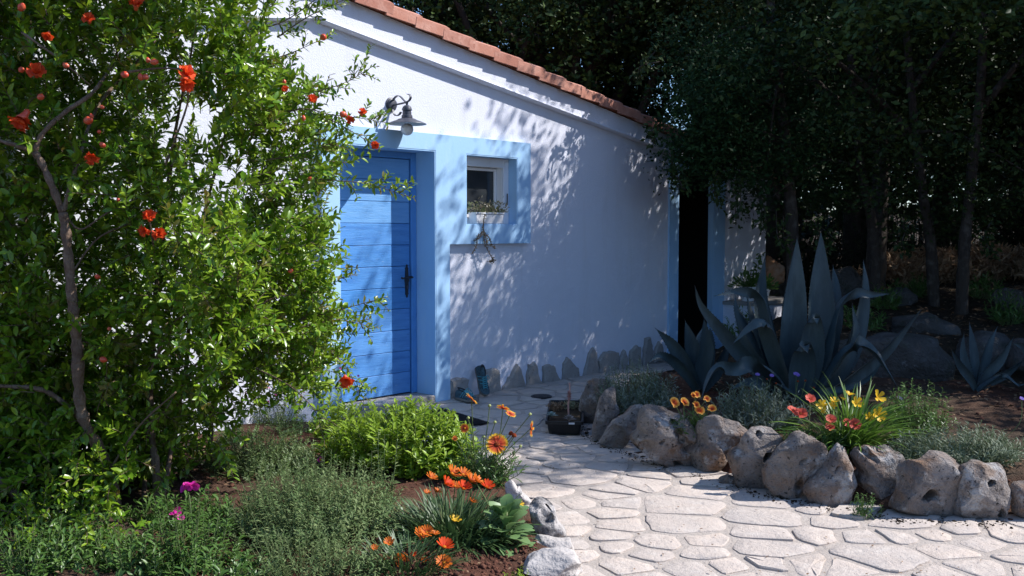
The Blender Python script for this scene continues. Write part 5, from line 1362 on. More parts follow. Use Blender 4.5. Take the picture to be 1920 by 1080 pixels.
tops = [at(355, 913, 4.75), at(336, 962, 4.7), at(300, 1072, 4.5)]
stems_to(sn, (c[0], c[1], .05), [t - np.array([0, 0, .04]) for t in tops])
for t in tops:
    for q in range(6): flower(sn, t + rng.normal(0, .016, 3) * (1, 1, .8), CAMV(t) + rng.normal(0, .7, 3), 'mag', 5, None, q == 0)
c = gp(60, 1100); bush('leafy_stem_plant', 'small leafy seedling in the dark bottom left corner', 'plant', (c[0], c[1], .03), .12, .1, .38, 6, 18, .045, .016, LEAF8, lm_green, 'l8', .3, .3, None, 20, stem_green, .8, .003, .3)
for (px, py), h_, lab in (((60, 1075), .30, 'low green undergrowth in the dark bottom left corner'), ((165, 1050), .26, 'low green undergrowth beside the fallen stems of the pomegranate'), ((262, 1075), .28, 'leafy green plant left of the magenta snapdragon'), ((110, 985), .30, 'low green undergrowth under the left pomegranate stems'), ((405, 1000), .26, 'low leafy plant between the snapdragon and the grey green shrub'), ((330, 985), .24, 'low leafy plant at the foot of the rough pomegranate trunk'), ((395, 1090), .2, 'low leafy plant at the bottom edge right of the snapdragon')):
    c = gp(px, py); bush('undergrowth_plant', lab, 'plant', (c[0], c[1], .03), .30, .22, h_, 90, 12, .055, .019, LEAF8, lm_green, 'l8', .5, .15, 'low plants under the pomegranate', 0, stem_green, .75, .002, .4)
# purple salvias by the wall
for (px, py), h_, lab in (((520, 800), .32, 'dusky pink flowered salvia between the pomegranate and the wall'), ((582, 775), .46, 'tall wispy lavender with faded pink flowers next to the door surround'), ((450, 835), .24, 'low leafy plant under the pomegranate branches'), ((560, 815), .22, 'low leafy plant on red soil in front of the lavender')):
    c = gp(px, py); t = bush('salvia', lab, 'plant', (c[0], c[1], .05), .26, .2, h_, 70, 14, .035, .010, LEAF6, lm_sage if h_ > .3 else lm_green, 'l6', .3, .2, None, 0, stem_green, .8, .002, .4)
    if h_ > .3:
        for q in range(26):
            b = np.array([c[0], c[1], .05]) + np.array([rng.normal(0, .15), rng.normal(0, .1), h_ * rng.uniform(.6, 1.05)]); flower(t, b, rdir(1, 0)[0], 'pinksmall', 5, None)
# gazania clump
def grassy(name, label, cat, c, rad, h, n, L, W, mat, arch=.6, single=60, base=.06, lean=(0, 0, 0)):
    c = np.array(c, float); t = thing(name, label, cat, c)
    a = rng.uniform(0, 2 * pi, n); el = rng.uniform(.25, 1.35, n)
    q = np.sqrt(rng.random(n)) * rad * base / .06 * .5
    pos = c + np.stack([q * np.cos(a), q * np.sin(a), np.zeros(n)], 1)
    ax = np.stack([np.cos(a) * np.cos(el), np.sin(a) * np.cos(el), np.sin(el)], 1) + np.array(lean) + rng.normal(0, .12, (n, 3))
    up = np.stack([-np.cos(a) * np.sin(el), -np.sin(a) * np.sin(el), np.cos(el)], 1) + rng.normal(0, .2, (n, 3))
    Ls_ = L * rng.uniform(.6, 1.15, n)
    foliage(t, BLADE5 if arch else BLADE, 'b', pos, ax, up, Ls_, W * rng.uniform(.7, 1.2, n), mat, single)
    return t
BLADE5 = (np.array([(0, .4, 0), (0, -.4, 0), (.3, .5, .06), (.3, -.5, .06), (.6, .5, .05), (.6, -.5, .05), (.85, .36, -.06), (.85, -.36, -.06), (1, 0, -.17)]),
          [(0, 1, 3, 2), (2, 3, 5, 4), (4, 5, 7, 6), (6, 7, 8)])
c = gp(848, 1015)
gz_ = grassy('gazania', 'big gazania clump with a crown of orange red flowers beside the path', 'plant', (c[0], c[1] + .06, .05), .36, .3, 1150, .21, .0085, lm_gaz, 1, 110, .085)
fl = [(848, 889, 'gazo', 30), (868, 890, 'gazo', 26), (884, 903, 'gazo', 28), (835, 908, 'gaz', 27), (869, 917, 'gaz', 28), (893, 902, 'gazo', 26), (913, 914, 'gaz', 26), (808, 897, 'gazo', 22), (853, 912, 'gazo', 20), (887, 942, 'gazo', 18), (852, 977, 'lily', 17), (974, 945, 'lily', 11), (818, 922, 'gazo', 17), (800, 925, 'gazo', 15), (838, 997, 'gazo', 12)]
tops = []
for px, py, k, s_ in fl:
    Y_ = c[1] - .02 + rng.normal(0, .03) + (.12 if py < 900 else 0); p = at(px, py, Y_); tops.append(p - np.array([0, 0, .01]))
    up_ = np.array([.35, -.35, .9]) + rng.normal(0, .22, 3)
    if k == 'lily': flower(gz_, p, up_, 'lily', 6, 'yc', True, scale=s_ * Y_ / F / .05)
    else: flower(gz_, p, up_, k, 15, 'cen', s_ > 21, scale=.84 * s_ * Y_ / F / .055)
stems_to(gz_, (c[0], c[1] + .05, .06), tops, .003)
c = gp(765, 1068)
gz2 = grassy('gazania', 'low gazania with ragged orange flowers at the bottom edge', 'plant', (c[0], c[1] + .02, .04), .26, .2, 520, .15, .008, lm_gaz, 1, 60, .08)
fl = [(833, 1026, 'gaz', 32), (815, 1002, 'gazo', 18), (788, 1003, 'gazo', 27), (800, 998, 'gazo', 24), (726, 1058, 'gaz', 28), (752, 1052, 'gazopen', 32), (832, 1055, 'gazopen', 31), (795, 1055, 'gazopen', 20), (730, 1018, 'gazo', 20), (702, 1028, 'gazo', 15), (775, 1040, 'gaz', 12)]
tops = []
for px, py, k, s_ in fl:
    Y_ = c[1] - .02 + rng.normal(0, .03); p = at(px, py, Y_); tops.append(p - np.array([0, 0, .01]))
    up_ = np.array([.2, -.55, .75]) + rng.normal(0, .2, 3)
    flower(gz2, p, up_, k, 15, 'cen', s_ > 19, scale=.86 * s_ * Y_ / F / .058)
stems_to(gz2, (c[0], c[1], .05), tops, .003)
# tall gaillardia
c = gp(905, 905)
gl = bush('gaillardia', 'tall gaillardia with yellow tipped red daisies nodding over the path', 'plant', (c[0], c[1] + .05, .03), .27, .20, .36, 70, 10, .075, .016, LEAF8, lm_green, 'l8', .45, .1, None, 70, stem_green, .72, .003, .45)
fl = [(932, 833, 43, (.05, -.8, .55), 'gail'), (884, 748, 29, (.75, .1, .75), 'gail'), (943, 766, 26, (.2, .5, .9), 'gail'), (957, 776, 22, (.4, -.3, .9), 'gail'), (995, 804, 32, (.98, -.15, -.05), 'gail'), (871, 803, 19, (-.1, -.9, .3), 'gail'), (853, 822, 12, (0, -.6, .5), 'gail')]
tops = []
for px, py, s_, d, k in fl:
    p = at(px, py, c[1] - .05); tops.append(p); flower(gl, p, d, k, 16, 'dcen' if s_ > 20 else 'cen', s_ > 18, scale=s_ * c[1] / F / .072)
for px, py in ((964, 819), (958, 815)):
    p = at(px, py, c[1]); tops.append(p); sub('seed_head', PET['ball'], gl, 0, tuple(p - WL[gl]))
budm = dome_mesh('gb', .010, .014, M('pale_green_bud', (.30, .36, .12), .7, [((.42, .42, .18), 150, .45, .65, .7)]))
for px, py in ((918, 762), (994, 778), (928, 793), (976, 838), (878, 785), (907, 820), (963, 850)):
    p = at(px, py, c[1]); tops.append(p); sub('bud', budm, gl, 0, tuple(p - WL[gl]))
stems_to(gl, (c[0], c[1] + .05, .05), tops, .0028, stem_green, .02)
# broad leaved plant by the dark stone
c = gp(948, 1022)
bl = thing('broad_leaved_plant', 'broad leaved pale green plant between the gazania and the dark edging stone', 'plant', (c[0], c[1], .04))
BROAD = (np.array([(0, 0, 0), (.2, .10, .03), (.2, -.10, .03), (.45, .34, .10), (.45, 0, .04), (.45, -.34, .10), (.75, .44, .06), (.75, 0, .02), (.75, -.44, .06), (.93, .24, -.06), (.93, -.24, -.06), (1, 0, -.12), (.2, 0, 0.0)]),
         [(0, 12, 1), (0, 2, 12), (1, 12, 4, 3), (12, 2, 5, 4), (3, 4, 7, 6), (4, 5, 8, 7), (6, 7, 9), (7, 8, 10), (7, 11, 9), (7, 10, 11)])
pos, ax, up, Ls_ = [], [], [], []
for k in range(34):
    a = k * 2.4; el = .05 + 1.15 * (k / 34.0); pos.append(np.array([c[0], c[1], .05 + .13 * k / 34.0]) + rng.normal(0, .012, 3)); d = np.array([cos(a) * cos(el), sin(a) * cos(el), sin(el)]); ax.append(d); up.append(np.array([-cos(a) * sin(el), -sin(a) * sin(el), cos(el)]) + rng.normal(0, .15, 3)); Ls_.append(.19 * (1.0 - .35 * k / 34.0) * rng.uniform(.85, 1.1))
leaf_objs('leaf', BROAD, 'br', pos, ax, up, Ls_, [l * .62 for l in Ls_], lm_broad, bl)
MB().add(*tube([(c[0], c[1], .04), (c[0] + .01, c[1], .15), (c[0], c[1], .24)], .008, 7)).build('stem', stem_green, bl, 180)
c = gp(968, 1085); bush('seedling', 'tiny bright green seedling in the bare red soil at the bottom edge', 'plant', (c[0], c[1], .03), .07, .06, .09, 14, 8, .03, .009, LEAF6, lm_pitt, 'l6', .4, .1, None, 0, stem_green, .7, .0015, .3)
for (px, py), lab in (((498, 882), 'single small magenta flower above the fresh green low shrub'), ((601, 862), 'single small magenta flower left of the bright green shrub')):
    p = at(px, py, 6.1); t = thing('wild_pink', lab, 'flower', (p[0], p[1], .04)); stems_to(t, (p[0], p[1], .04), [p]); flower(t, p, CAMV(p), 'pinksmall', 5, 'yc', True, scale=1.6)

# ---- right bed
def onground(px, py, z=.24): return gnd(px, py, z)
c = onground(1205, 775); bush('silver_shrub', 'dense silver leaved shrub behind the first rocks of the edging', 'shrub', (c[0] + .02, c[1] + .45, .15), .36, .42, .42, 330, 16, .055, .0095, LEAF6, lm_silver, 'l6', .6, .3, None, 0, stem_green, .7, .002, .5)
c = onground(1440, 815); bush('silver_shrub', 'grey silvery shrub between the orange gazania and the red gaillardias', 'shrub', (c[0], c[1] + .32, .2), .38, .28, .36, 240, 16, .055, .009, LEAF6, lm_silver, 'l6', .6, .3, None, 0, stem_green, .7, .002, .5)
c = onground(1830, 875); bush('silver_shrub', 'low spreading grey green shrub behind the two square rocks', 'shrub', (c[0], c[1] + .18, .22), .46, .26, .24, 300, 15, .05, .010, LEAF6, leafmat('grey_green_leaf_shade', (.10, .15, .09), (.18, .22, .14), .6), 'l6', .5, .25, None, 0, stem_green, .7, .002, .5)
c = onground(1750, 840); bush('leafy_shrub', 'dark leafy upright shrub right of the yellow daylilies', 'shrub', (c[0], c[1] + .3, .24), .26, .22, .42, 110, 20, .042, .013, LEAF6, lm_green, 'l6', .4, .25, None, 0, stem_green, .75, .002, .4)
c = onground(1690, 850); bush('small_leafy_plant', 'small silvery plant above the rock with the cleft crown', 'plant', (c[0], c[1] - .02, .2), .10, .09, .20, 26, 9, .055, .014, LEAF8, lm_silver, 'l8', .4, .2, None, 40, stem_green, .7, .002, .4)
c = onground(1600, 950, .05); bush('weed_tuft', 'little green weed growing out of the gap below the triangular rock', 'plant', (c[0] + .03, c[1] - .08, .01), .10, .05, .16, 30, 12, .028, .009, LEAF6, lm_green, 'l6', .3, .2, None, 0, stem_green, .7, .0015, .4)
c = onground(1085, 760, .05); bush('weed_tuft', 'dark green tuft squeezed between the black planter and the blue grey rock', 'plant', (c[0] + .02, c[1] - .45, .02), .07, .12, .24, 40, 12, .03, .008, LEAF6, lm_green, 'l6', .4, .2, None, 0, stem_green, .7, .0015, .4)
# orange gazania on the right
c = onground(1300, 815)
t = bush('gazania', 'gazania with orange flowers rimmed in yellow above the broad chipped rock', 'plant', (c[0], c[1] + .12, .22), .2, .15, .17, 60, 9, .07, .013, LEAF8, lm_green, 'l8', .6, .1, None, 50, stem_green, .7, .002, .4)
tops = []
for px, py, s_ in ((1264, 755, 21), (1283, 755, 20), (1306, 740, 15), (1325, 748, 15), (1305, 759, 16), (1311, 770, 21), (1335, 767, 18), (1300, 741, 12)):
    p = at(px, py, c[1] + .03); tops.append(p); flower(t, p, (.25, -.7, .65) + rng.normal(0, .15, 3), 'rim', 11, 'dcen', s_ > 17, scale=s_ * c[1] / F / .062)
stems_to(t, (c[0], c[1] + .1, .24), tops, .0025)
# red gaillardias and yellow daylilies
c = onground(1530, 850)
t = bush('gaillardia', 'low gaillardia with coral red flowers in front of the daylilies', 'plant', (c[0] + .03, c[1] + .05, .22), .26, .15, .2, 90, 9, .08, .015, LEAF8, lm_green, 'l8', .5, .1, None, 60, stem_green, .7, .0025, .4)
tops = []
for px, py, s_ in ((1501, 776, 26), (1486, 770, 22), (1519, 748, 21), (1558, 786, 21), (1556, 801, 19), (1588, 793, 18), (1603, 796, 24)):
    p = at(px, py, c[1] - .02); tops.append(p); flower(t, p, (.2, -.65, .7) + rng.normal(0, .18, 3), 'coral', 11, 'dcen', True, scale=s_ * c[1] / F / .068)
stems_to(t, (c[0], c[1] + .05, .24), tops, .0028)
c = onground(1615, 845)
dl = grassy('daylily', 'daylily clump with yellow flowers and long arching grassy leaves', 'plant', (c[0] - .05, c[1] + .10, .23), .22, .4, 300, .42, .0105, lm_grass, 1, 110, .06, (.22, -.1, 0))
tops = []
for px, py, s_, d in ((1645, 746, 22, (.2, -.6, .4)), (1646, 778, 23, (.1, -.8, .3)), (1605, 757, 20, (.1, -.7, .4)), (1540, 760, 17, (-.1, -.8, .4)), (1564, 754, 16, (.2, -.3, .8)), (1561, 761, 13, (0, -.6, .5)), (1592, 741, 15, (.3, 0, .9)), (1629, 782, 14, (0, -.8, .3)), (1580, 750, 10, (.3, -.2, .9)), (1543, 771, 9, (0, -.7, .3))):
    p = at(px, py, c[1] + .02); tops.append(p - np.array([0, 0, .012])); flower(dl, p, d, 'lily', 6, 'yc', True, scale=s_ * c[1] / F / .058)
stems_to(dl, (c[0] - .04, c[1] + .08, .25), tops, .0028)
# scabious
for base, heads, lab in ((onground(1450, 790), ((1420, 703, 9), (1438, 712, 8), (1447, 705, 9), (1455, 720, 7)), 'scabious stems with pale seed heads in front of the large agave'), (onground(1500, 790), ((1493, 703, 13), (1496, 716, 8), (1510, 715, 8), (1526, 728, 7)), 'scabious with one bright lilac flower in front of the large agave'), (onground(1690, 820), ((1687, 748, 12),), 'scabious with a dull purple flower beside the daylilies'), (onground(1900, 850), ((1916, 748, 10),), 'scabious with a lilac flower at the right edge')):
    t = thing('scabious', lab, 'flower', (base[0], base[1] + .2, .24)); tops = []
    for px, py, s_ in heads:
        p = at(px, py, base[1] + .15); tops.append(p)
        if s_ > 8.5: flower(t, p, (.1, -.5, .8), 'scab', 12, None, False, scale=s_ * base[1] / F / .03)
        else: sub('seed_head', PET['ball'], t, 0, tuple(p - WL[t])).scale = (.55,) * 3
    stems_to(t, (base[0], base[1] + .2, .24), tops, .002)
# ---- agaves
def agave_leaf(parent, pts, W, az=None, chan=.28, label=None):
    """pts: (px, py, Y); W: widest breadth in metres; az: direction the hollow side looks away from"""
    C = crv([at(*p) for p in pts], 7); n = len(C)
    root = WL[parent]
    v, f = [], []
    ln = [0.0]
    for i in range(1, n): ln.append(ln[-1] + np.linalg.norm(C[i] - C[i - 1]))
    prev = None
    for i, p in enumerate(C):
        s_ = ln[i] / ln[-1]
        w = W * (.62 + .38 * min(1, s_ / .35)) * (1 - max(0, (s_ - .45) / .55) ** 1.7) + .002
        t_ = norm(C[min(i + 1, n - 1)] - C[max(i - 1, 0)])
        rad_ = np.array([sin(radians(az)), cos(radians(az)), 0.0])
        sd = norm(np.cross(t_, rad_))
        if prev is not None and sd @ prev < 0: sd = -sd
        prev = sd; nn = norm(np.cross(sd, t_))
        th = .016 * (1 - s_) + .003
        ch = chan * w * (1 - .3 * s_)
        for a, b in ((-.5, 1.0), (-.26, .35), (0, .0), (.26, .35), (.5, 1.0)): v.append(p + sd * a * w + nn * (b * ch))
        for a, b in ((.28, .35), (0, 0), (-.28, .35)): v.append(p + sd * a * w + nn * (b * ch - th * (1.0 if a else 1.5)))
    for i in range(n - 1):
        for k in range(8): f.append([i * 8 + k, i * 8 + (k + 1) % 8, i * 8 + 8 + (k + 1) % 8, i * 8 + 8 + k])
    f += [list(range(8))[::-1], [(n - 1) * 8 + k for k in range(8)]]
    o = obj('leaf', v, f, agave_mat, parent, 60)
    MB().add(*tube([C[-1], C[-1] + norm(C[-1] - C[-2]) * .022], [.003, .0006], 5)).build('spine', iron, o)
    tm = MB()
    for i in range(2, n - 2):
        for k in (0, 4):
            p = v[i * 8 + k]; q = norm(v[i * 8 + k] - v[i * 8 + 2]); tt_ = norm(C[i + 1] - C[i - 1])
            b_ = len(tm.v); tm.v += [tuple(p - tt_ * .005 - q * .002), tuple(p + tt_ * .005 - q * .002), tuple(p + q * .008 + tt_ * .002), tuple(p + np.cross(tt_, q) * .003)]; tm.f += [[b_, b_ + 1, b_ + 2], [b_, b_ + 3, b_ + 2], [b_ + 1, b_ + 3, b_ + 2]]
    tm.build('margin_teeth', iron, o)['kind'] = 'stuff'
    if label: o['label'] = label
    return o
yA = 7.75
AG = thing('agave', 'large blue grey agave with tall upright and folded leaves in the middle of the bed', 'agave', (at(1490, 750, yA)[0], yA, hz(at(1490, 750, yA)[0], yA)))
def Z7(x, y): return 1200 + x / 2.347, 300 + y / 2.347
def AL(par, pts, W, az, y0, yt, **k):
    n = len(pts); W = W * .97
    agave_leaf(par, [(*Z7(x, y), y0 + (yt - y0) * i / (n - 1)) for i, (x, y) in enumerate(pts)], W, az, **k)
B0 = (680, 1040)
AL(AG, [(665, 1030), (655, 900), (672, 700), (681, 560), (691, 345)], .20, 180, yA - .05, yA - .12)
AL(AG, [(655, 1020), (640, 850), (645, 650), (668, 520), (686, 400)], .21, 150, yA + .05, yA + .10)
AL(AG, [(730, 1030), (770, 900), (785, 700), (785, 560), (796, 318)], .24, 170, yA + .05, yA + .02)
AL(AG, [(640, 1030), (590, 920), (540, 740), (525, 600), (549, 428)], .17, 160, yA + .1, yA + .2)
AL(AG, [(650, 1040), (605, 900), (570, 720), (530, 600), (440, 580), (335, 597)], .15, 250, yA - .02, yA - .15)
AL(AG, [(640, 1050), (560, 960), (460, 870), (340, 730), (270, 640), (243, 562)], .12, 200, yA - .10, yA - .30)
AL(AG, [(670, 1050), (630, 930), (570, 750), (530, 705), (470, 740), (412, 806)], .17, 235, yA - .15, yA - .50)
AL(AG, [(660, 1060), (600, 960), (520, 905), (430, 912), (340, 920), (300, 970), (273, 1042)], .13, 235, yA - .2, yA - .75)
agave_leaf(AG, [(*Z7(x, y), yA + d) for x, y, d in ((712, 1050, -.12), (735, 920, -.16), (752, 800, -.20), (760, 715, -.25), (768, 694, -.33), (780, 722, -.42))], .20, 180)
agave_leaf(AG, [(*Z7(x, y), yA + d) for x, y, d in ((690, 1055, -.2), (702, 970, -.25), (713, 880, -.30), (718, 825, -.36), (724, 818, -.44), (738, 848, -.52))], .19, 185)
AL(AG, [(700, 1040), (620, 930), (560, 800), (500, 690), (470, 600)], .16, 320, yA + .1, yA + .3)
AL(AG, [(740, 1030), (800, 900), (830, 780), (835, 650), (820, 520)], .18, 20, yA + .15, yA + .25)
AL(AG, [(740, 1045), (830, 980), (900, 880), (940, 760), (935, 640)], .16, 140, yA + .02, yA + .06)
AL(AG, [(660, 1045), (590, 980), (520, 900), (470, 820), (440, 720)], .15, 215, yA - .05, yA - .12)
AL(AG, [(700, 1060), (640, 1010), (560, 980), (470, 985), (400, 1010)], .12, 240, yA - .2, yA - .45)
AL(AG, [(740, 1040), (800, 900), (840, 740), (870, 640), (930, 588), (1010, 592), (1096, 589)], .14, 110, yA + .02, yA + .05)
AL(AG, [(760, 1040), (850, 960), (920, 830), (965, 680), (985, 560), (984, 450)], .19, 150, yA + .08, yA + .2)
AL(AG, [(770, 1050), (860, 1010), (960, 940), (1080, 840), (1160, 750), (1234, 664)], .12, 140, yA - .02, yA - .1)
AL(AG, [(750, 1050), (820, 940), (890, 840), (960, 812), (1030, 850), (1080, 920), (1128, 988)], .15, 120, yA - .12, yA - .40)
AL(AG, [(700, 1020), (780, 900), (850, 720), (860, 560), (850, 470)], .18, 10, yA + .2, yA + .4)
AL(AG, [(640, 1030), (560, 900), (480, 760), (430, 660), (420, 600)], .16, 330, yA + .15, yA + .35)
AL(AG, [(730, 1060), (800, 1020), (900, 1000), (1000, 960), (1060, 900)], .12, 100, yA - .1, yA - .2)
MB().add(*lathe([(.10, 0), (.14, .10), (.10, .22), (.02, .26)], np.array(WL[AG]) + np.array([0, 0, -.02]), 14)).build('heart', agave_mat, AG, 60)
yB = 8.1; xb = at(1302, 725, yB)[0]
AB = thing('agave', 'medium blue grey agave beside the dark doorway and the silver shrub', 'agave', (xb, yB, hz(xb, yB)))
for pts, W, az, dy in (([(255, 1010), (215, 930), (150, 820), (73, 745)], .13, 200, -.1), ([(260, 1000), (240, 900), (222, 800), (200, 712)], .14, 180, .0), ([(262, 1000), (285, 900), (305, 800), (308, 735)], .13, 170, .05), ([(255, 1010), (200, 930), (140, 875), (90, 860), (40, 888)], .10, 220, -.2), ([(265, 1010), (250, 880), (262, 790), (275, 740)], .13, 10, .2), ([(270, 1015), (330, 930), (370, 850), (400, 790)], .12, 150, .1), ([(262, 1010), (275, 900), (290, 830), (282, 700)], .13, 180, -.12)):
    AL(AB, pts, W, az, yB + dy * .4, yB + dy)
yC = 8.15; xc = at(1832, 728, yC)[0]
AC = thing('agave', 'small agave with thin pointed leaves in front of the dappled boulder', 'agave', (xc, yC, hz(xc, yC)))
for pts, W, az, dy in (([(1478, 1010), (1450, 960), (1405, 900), (1372, 838)], .065, 200, -.2), ([(1485, 1010), (1520, 940), (1580, 880), (1640, 788)], .10, 160, -.1), ([(1482, 1010), (1510, 900), (1540, 800), (1570, 740)], .09, 170, .1), ([(1480, 1010), (1470, 900), (1460, 800), (1450, 720)], .08, 180, .1), ([(1490, 1010), (1560, 960), (1620, 930), (1690, 880)], .10, 130, .0), ([(1478, 1012), (1440, 930), (1420, 840), (1425, 770)], .07, 190, .05), ([(1485, 1018), (1540, 975), (1600, 950), (1660, 990), (1700, 985)], .05, 130, -.25)):
    AL(AC, pts, W, az, yC + dy * .4, yC + dy)
xd = at(1935, 735, 8.0)[0]
AD = thing('agave', 'agave at the right edge with one broad leaf reaching into the picture', 'agave', (xd, 8.0, hz(xd, 8.0)))
for pts, W, az, dy in (([(1760, 1000), (1740, 900), (1700, 830), (1640, 805)], .11, 220, -.1), ([(1765, 1000), (1780, 880), (1800, 760)], .11, 180, 0), ([(1770, 1000), (1830, 920), (1880, 860)], .11, 150, 0), ([(1768, 1000), (1750, 860), (1740, 760)], .10, 180, .1)):
    AL(AD, pts, W, az, 8.0 + dy * .4, 8.0 + dy)
#==PART5==
# ------------------------------------------------------------------ trees
def clusters_leaves(C, rad, per, L, W, T=LEAF4, flat=.7, up=.5):
    C = np.asarray(C); n = len(C)
    rad = np.broadcast_to(rad, (n,))
    idx = np.repeat(np.arange(n), per)
    p = C[idx] + np.clip(rng.normal(0, .5, (len(idx), 3)), -1.1, 1.1) * rad[idx][:, None] * (1, 1, flat)
    a = rdir(len(idx), -.6); u_ = rng.normal(0, .6, (len(idx), 3)) + (0.2, 0, up)
    Ls = L * rng.uniform(.65, 1.25, len(idx))
    return scat(T, p, a, u_, Ls, Ls * W / L)
def limb(root, pts, r0, r1, name='limb', mat=bark, n=9, m=5):
    C = crv(pts, m); k = len(C)
    v, f = tube(C, [(r0 + (r1 - r0) * (i / (k - 1)) ** .8) * rng.uniform(.92, 1.08) for i in range(k)], n)
    return obj(name, v, f, mat, root, 180)
def env(x, y):
    """highest foliage that still lets the sun past on to the door wall and the path"""
    zt = np.interp(y, [6.3, 6.7, 7.1, 8.0, 8.8, 9.7, 10.2, 10.9, 12], [3.6, 4.3, 5.05, 5.75, 6.2, 6.75, 6.95, 8.0, 9.5])
    return zt + (x - 4) * (SUN_DIR.z / SUN_DIR.x)
def onterr(px, py, y0=7.0, y1=40.0):
    r = ray(px, py)
    for y in np.arange(y0, y1, .05):
        p = CAM + r * (y / r[1])
        if p[2] <= hz(p[0], p[1]): return p
    return p
GT = 'trees shading the terrace on the right'
def thin(C): return [p for p in C if not hole(p)]
def tree(label, base, trunk_pts, r0, r1, limbs, C, rad, per, L, W, mat, group=GT, name='oak_tree', T=LEAF4):
    t = thing(name, label, 'tree', base, group)
    limb(t, trunk_pts, r0, r1, 'trunk', bark, 12, 7)
    for pts, a, b in limbs: limb(t, pts, a, b)
    o = obj_np('crown', [clusters_leaves(C, rad, per, L, W, T)], mat, t); o['kind'] = 'stuff'
    return t
def box_clusters(n, xr, yr, zr, test):
    out = []
    while len(out) < n:
        p = np.array([rng.uniform(*xr), rng.uniform(*yr), rng.uniform(*zr)])
        if test(p): out.append(p)
    return out
def hole(p):                                    # thinner places in the crown that let dapples through
    return mnoise.noise(Vector(((p[1] - p[0] * SUN_DIR.y / SUN_DIR.x) * 1.5 + 3, (p[2] - p[0] * SUN_DIR.z / SUN_DIR.x) * 1.5, 5.2))) > .08
# oak leaning in from beyond the right edge: its crown shades path end, door foot and the lower wall
C = box_clusters(410, (2.7, 8.6), (6.95, 9.7), (3.3, 10), lambda p: p[2] < env(p[0], p[1]) - .15 and p[2] < 8.5 and p[2] > 3.35 + .35 * max(0, p[1] - 7) * 0 and not hole(p))
b = np.array([6.5, 8.4, hz(6.5, 8.4) - .1])
tree('spreading oak outside the right edge whose crown hangs over the flower bed', b, [b, b + (-.1, 0, 1.2), b + (-.35, .1, 2.6), b + (-.8, 0, 4.2)], .22, .10,
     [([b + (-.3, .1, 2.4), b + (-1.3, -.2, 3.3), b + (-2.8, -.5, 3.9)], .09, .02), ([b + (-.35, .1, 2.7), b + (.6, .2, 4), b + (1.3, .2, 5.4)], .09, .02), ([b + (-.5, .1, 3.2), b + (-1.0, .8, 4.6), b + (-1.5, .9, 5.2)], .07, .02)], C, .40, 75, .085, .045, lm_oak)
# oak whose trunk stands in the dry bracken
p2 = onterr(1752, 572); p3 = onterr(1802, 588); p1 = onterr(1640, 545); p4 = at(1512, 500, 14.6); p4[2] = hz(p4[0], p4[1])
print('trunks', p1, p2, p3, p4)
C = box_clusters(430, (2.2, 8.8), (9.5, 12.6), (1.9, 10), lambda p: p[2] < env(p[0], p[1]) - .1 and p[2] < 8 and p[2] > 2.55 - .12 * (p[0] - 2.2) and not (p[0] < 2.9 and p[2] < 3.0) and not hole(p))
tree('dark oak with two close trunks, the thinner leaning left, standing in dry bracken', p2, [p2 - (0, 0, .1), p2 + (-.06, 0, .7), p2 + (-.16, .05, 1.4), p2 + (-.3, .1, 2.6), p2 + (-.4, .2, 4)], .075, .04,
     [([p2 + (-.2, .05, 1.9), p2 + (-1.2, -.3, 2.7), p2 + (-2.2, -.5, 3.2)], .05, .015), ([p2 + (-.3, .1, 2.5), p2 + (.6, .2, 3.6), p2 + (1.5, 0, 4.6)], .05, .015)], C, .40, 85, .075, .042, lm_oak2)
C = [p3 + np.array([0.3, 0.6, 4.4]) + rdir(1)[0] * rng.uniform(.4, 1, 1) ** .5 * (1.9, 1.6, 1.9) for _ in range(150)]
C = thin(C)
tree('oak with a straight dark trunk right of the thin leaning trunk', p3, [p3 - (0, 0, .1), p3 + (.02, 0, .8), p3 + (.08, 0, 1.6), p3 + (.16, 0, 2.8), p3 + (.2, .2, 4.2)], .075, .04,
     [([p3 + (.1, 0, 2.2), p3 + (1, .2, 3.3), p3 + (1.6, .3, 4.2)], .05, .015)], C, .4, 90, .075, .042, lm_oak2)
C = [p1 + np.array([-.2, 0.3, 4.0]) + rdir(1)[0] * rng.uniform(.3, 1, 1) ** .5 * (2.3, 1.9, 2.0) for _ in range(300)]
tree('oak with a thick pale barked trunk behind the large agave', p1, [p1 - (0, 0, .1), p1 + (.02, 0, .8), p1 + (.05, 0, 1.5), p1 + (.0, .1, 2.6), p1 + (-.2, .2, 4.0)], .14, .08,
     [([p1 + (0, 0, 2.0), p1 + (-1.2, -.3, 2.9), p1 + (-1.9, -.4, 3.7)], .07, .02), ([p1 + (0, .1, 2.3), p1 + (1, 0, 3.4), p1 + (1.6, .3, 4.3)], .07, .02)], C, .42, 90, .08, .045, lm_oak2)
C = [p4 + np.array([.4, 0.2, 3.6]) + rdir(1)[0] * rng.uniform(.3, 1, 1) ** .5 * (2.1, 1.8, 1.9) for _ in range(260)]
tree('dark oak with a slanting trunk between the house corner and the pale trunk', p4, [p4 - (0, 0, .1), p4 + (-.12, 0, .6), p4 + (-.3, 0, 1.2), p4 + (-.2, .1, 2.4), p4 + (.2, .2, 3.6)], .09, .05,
     [([p4 + (-.2, 0, 2), p4 + (-1.1, -.3, 2.8), p4 + (-1.6, -.4, 3.4)], .06, .02)], C, .42, 90, .08, .045, lm_oak2)
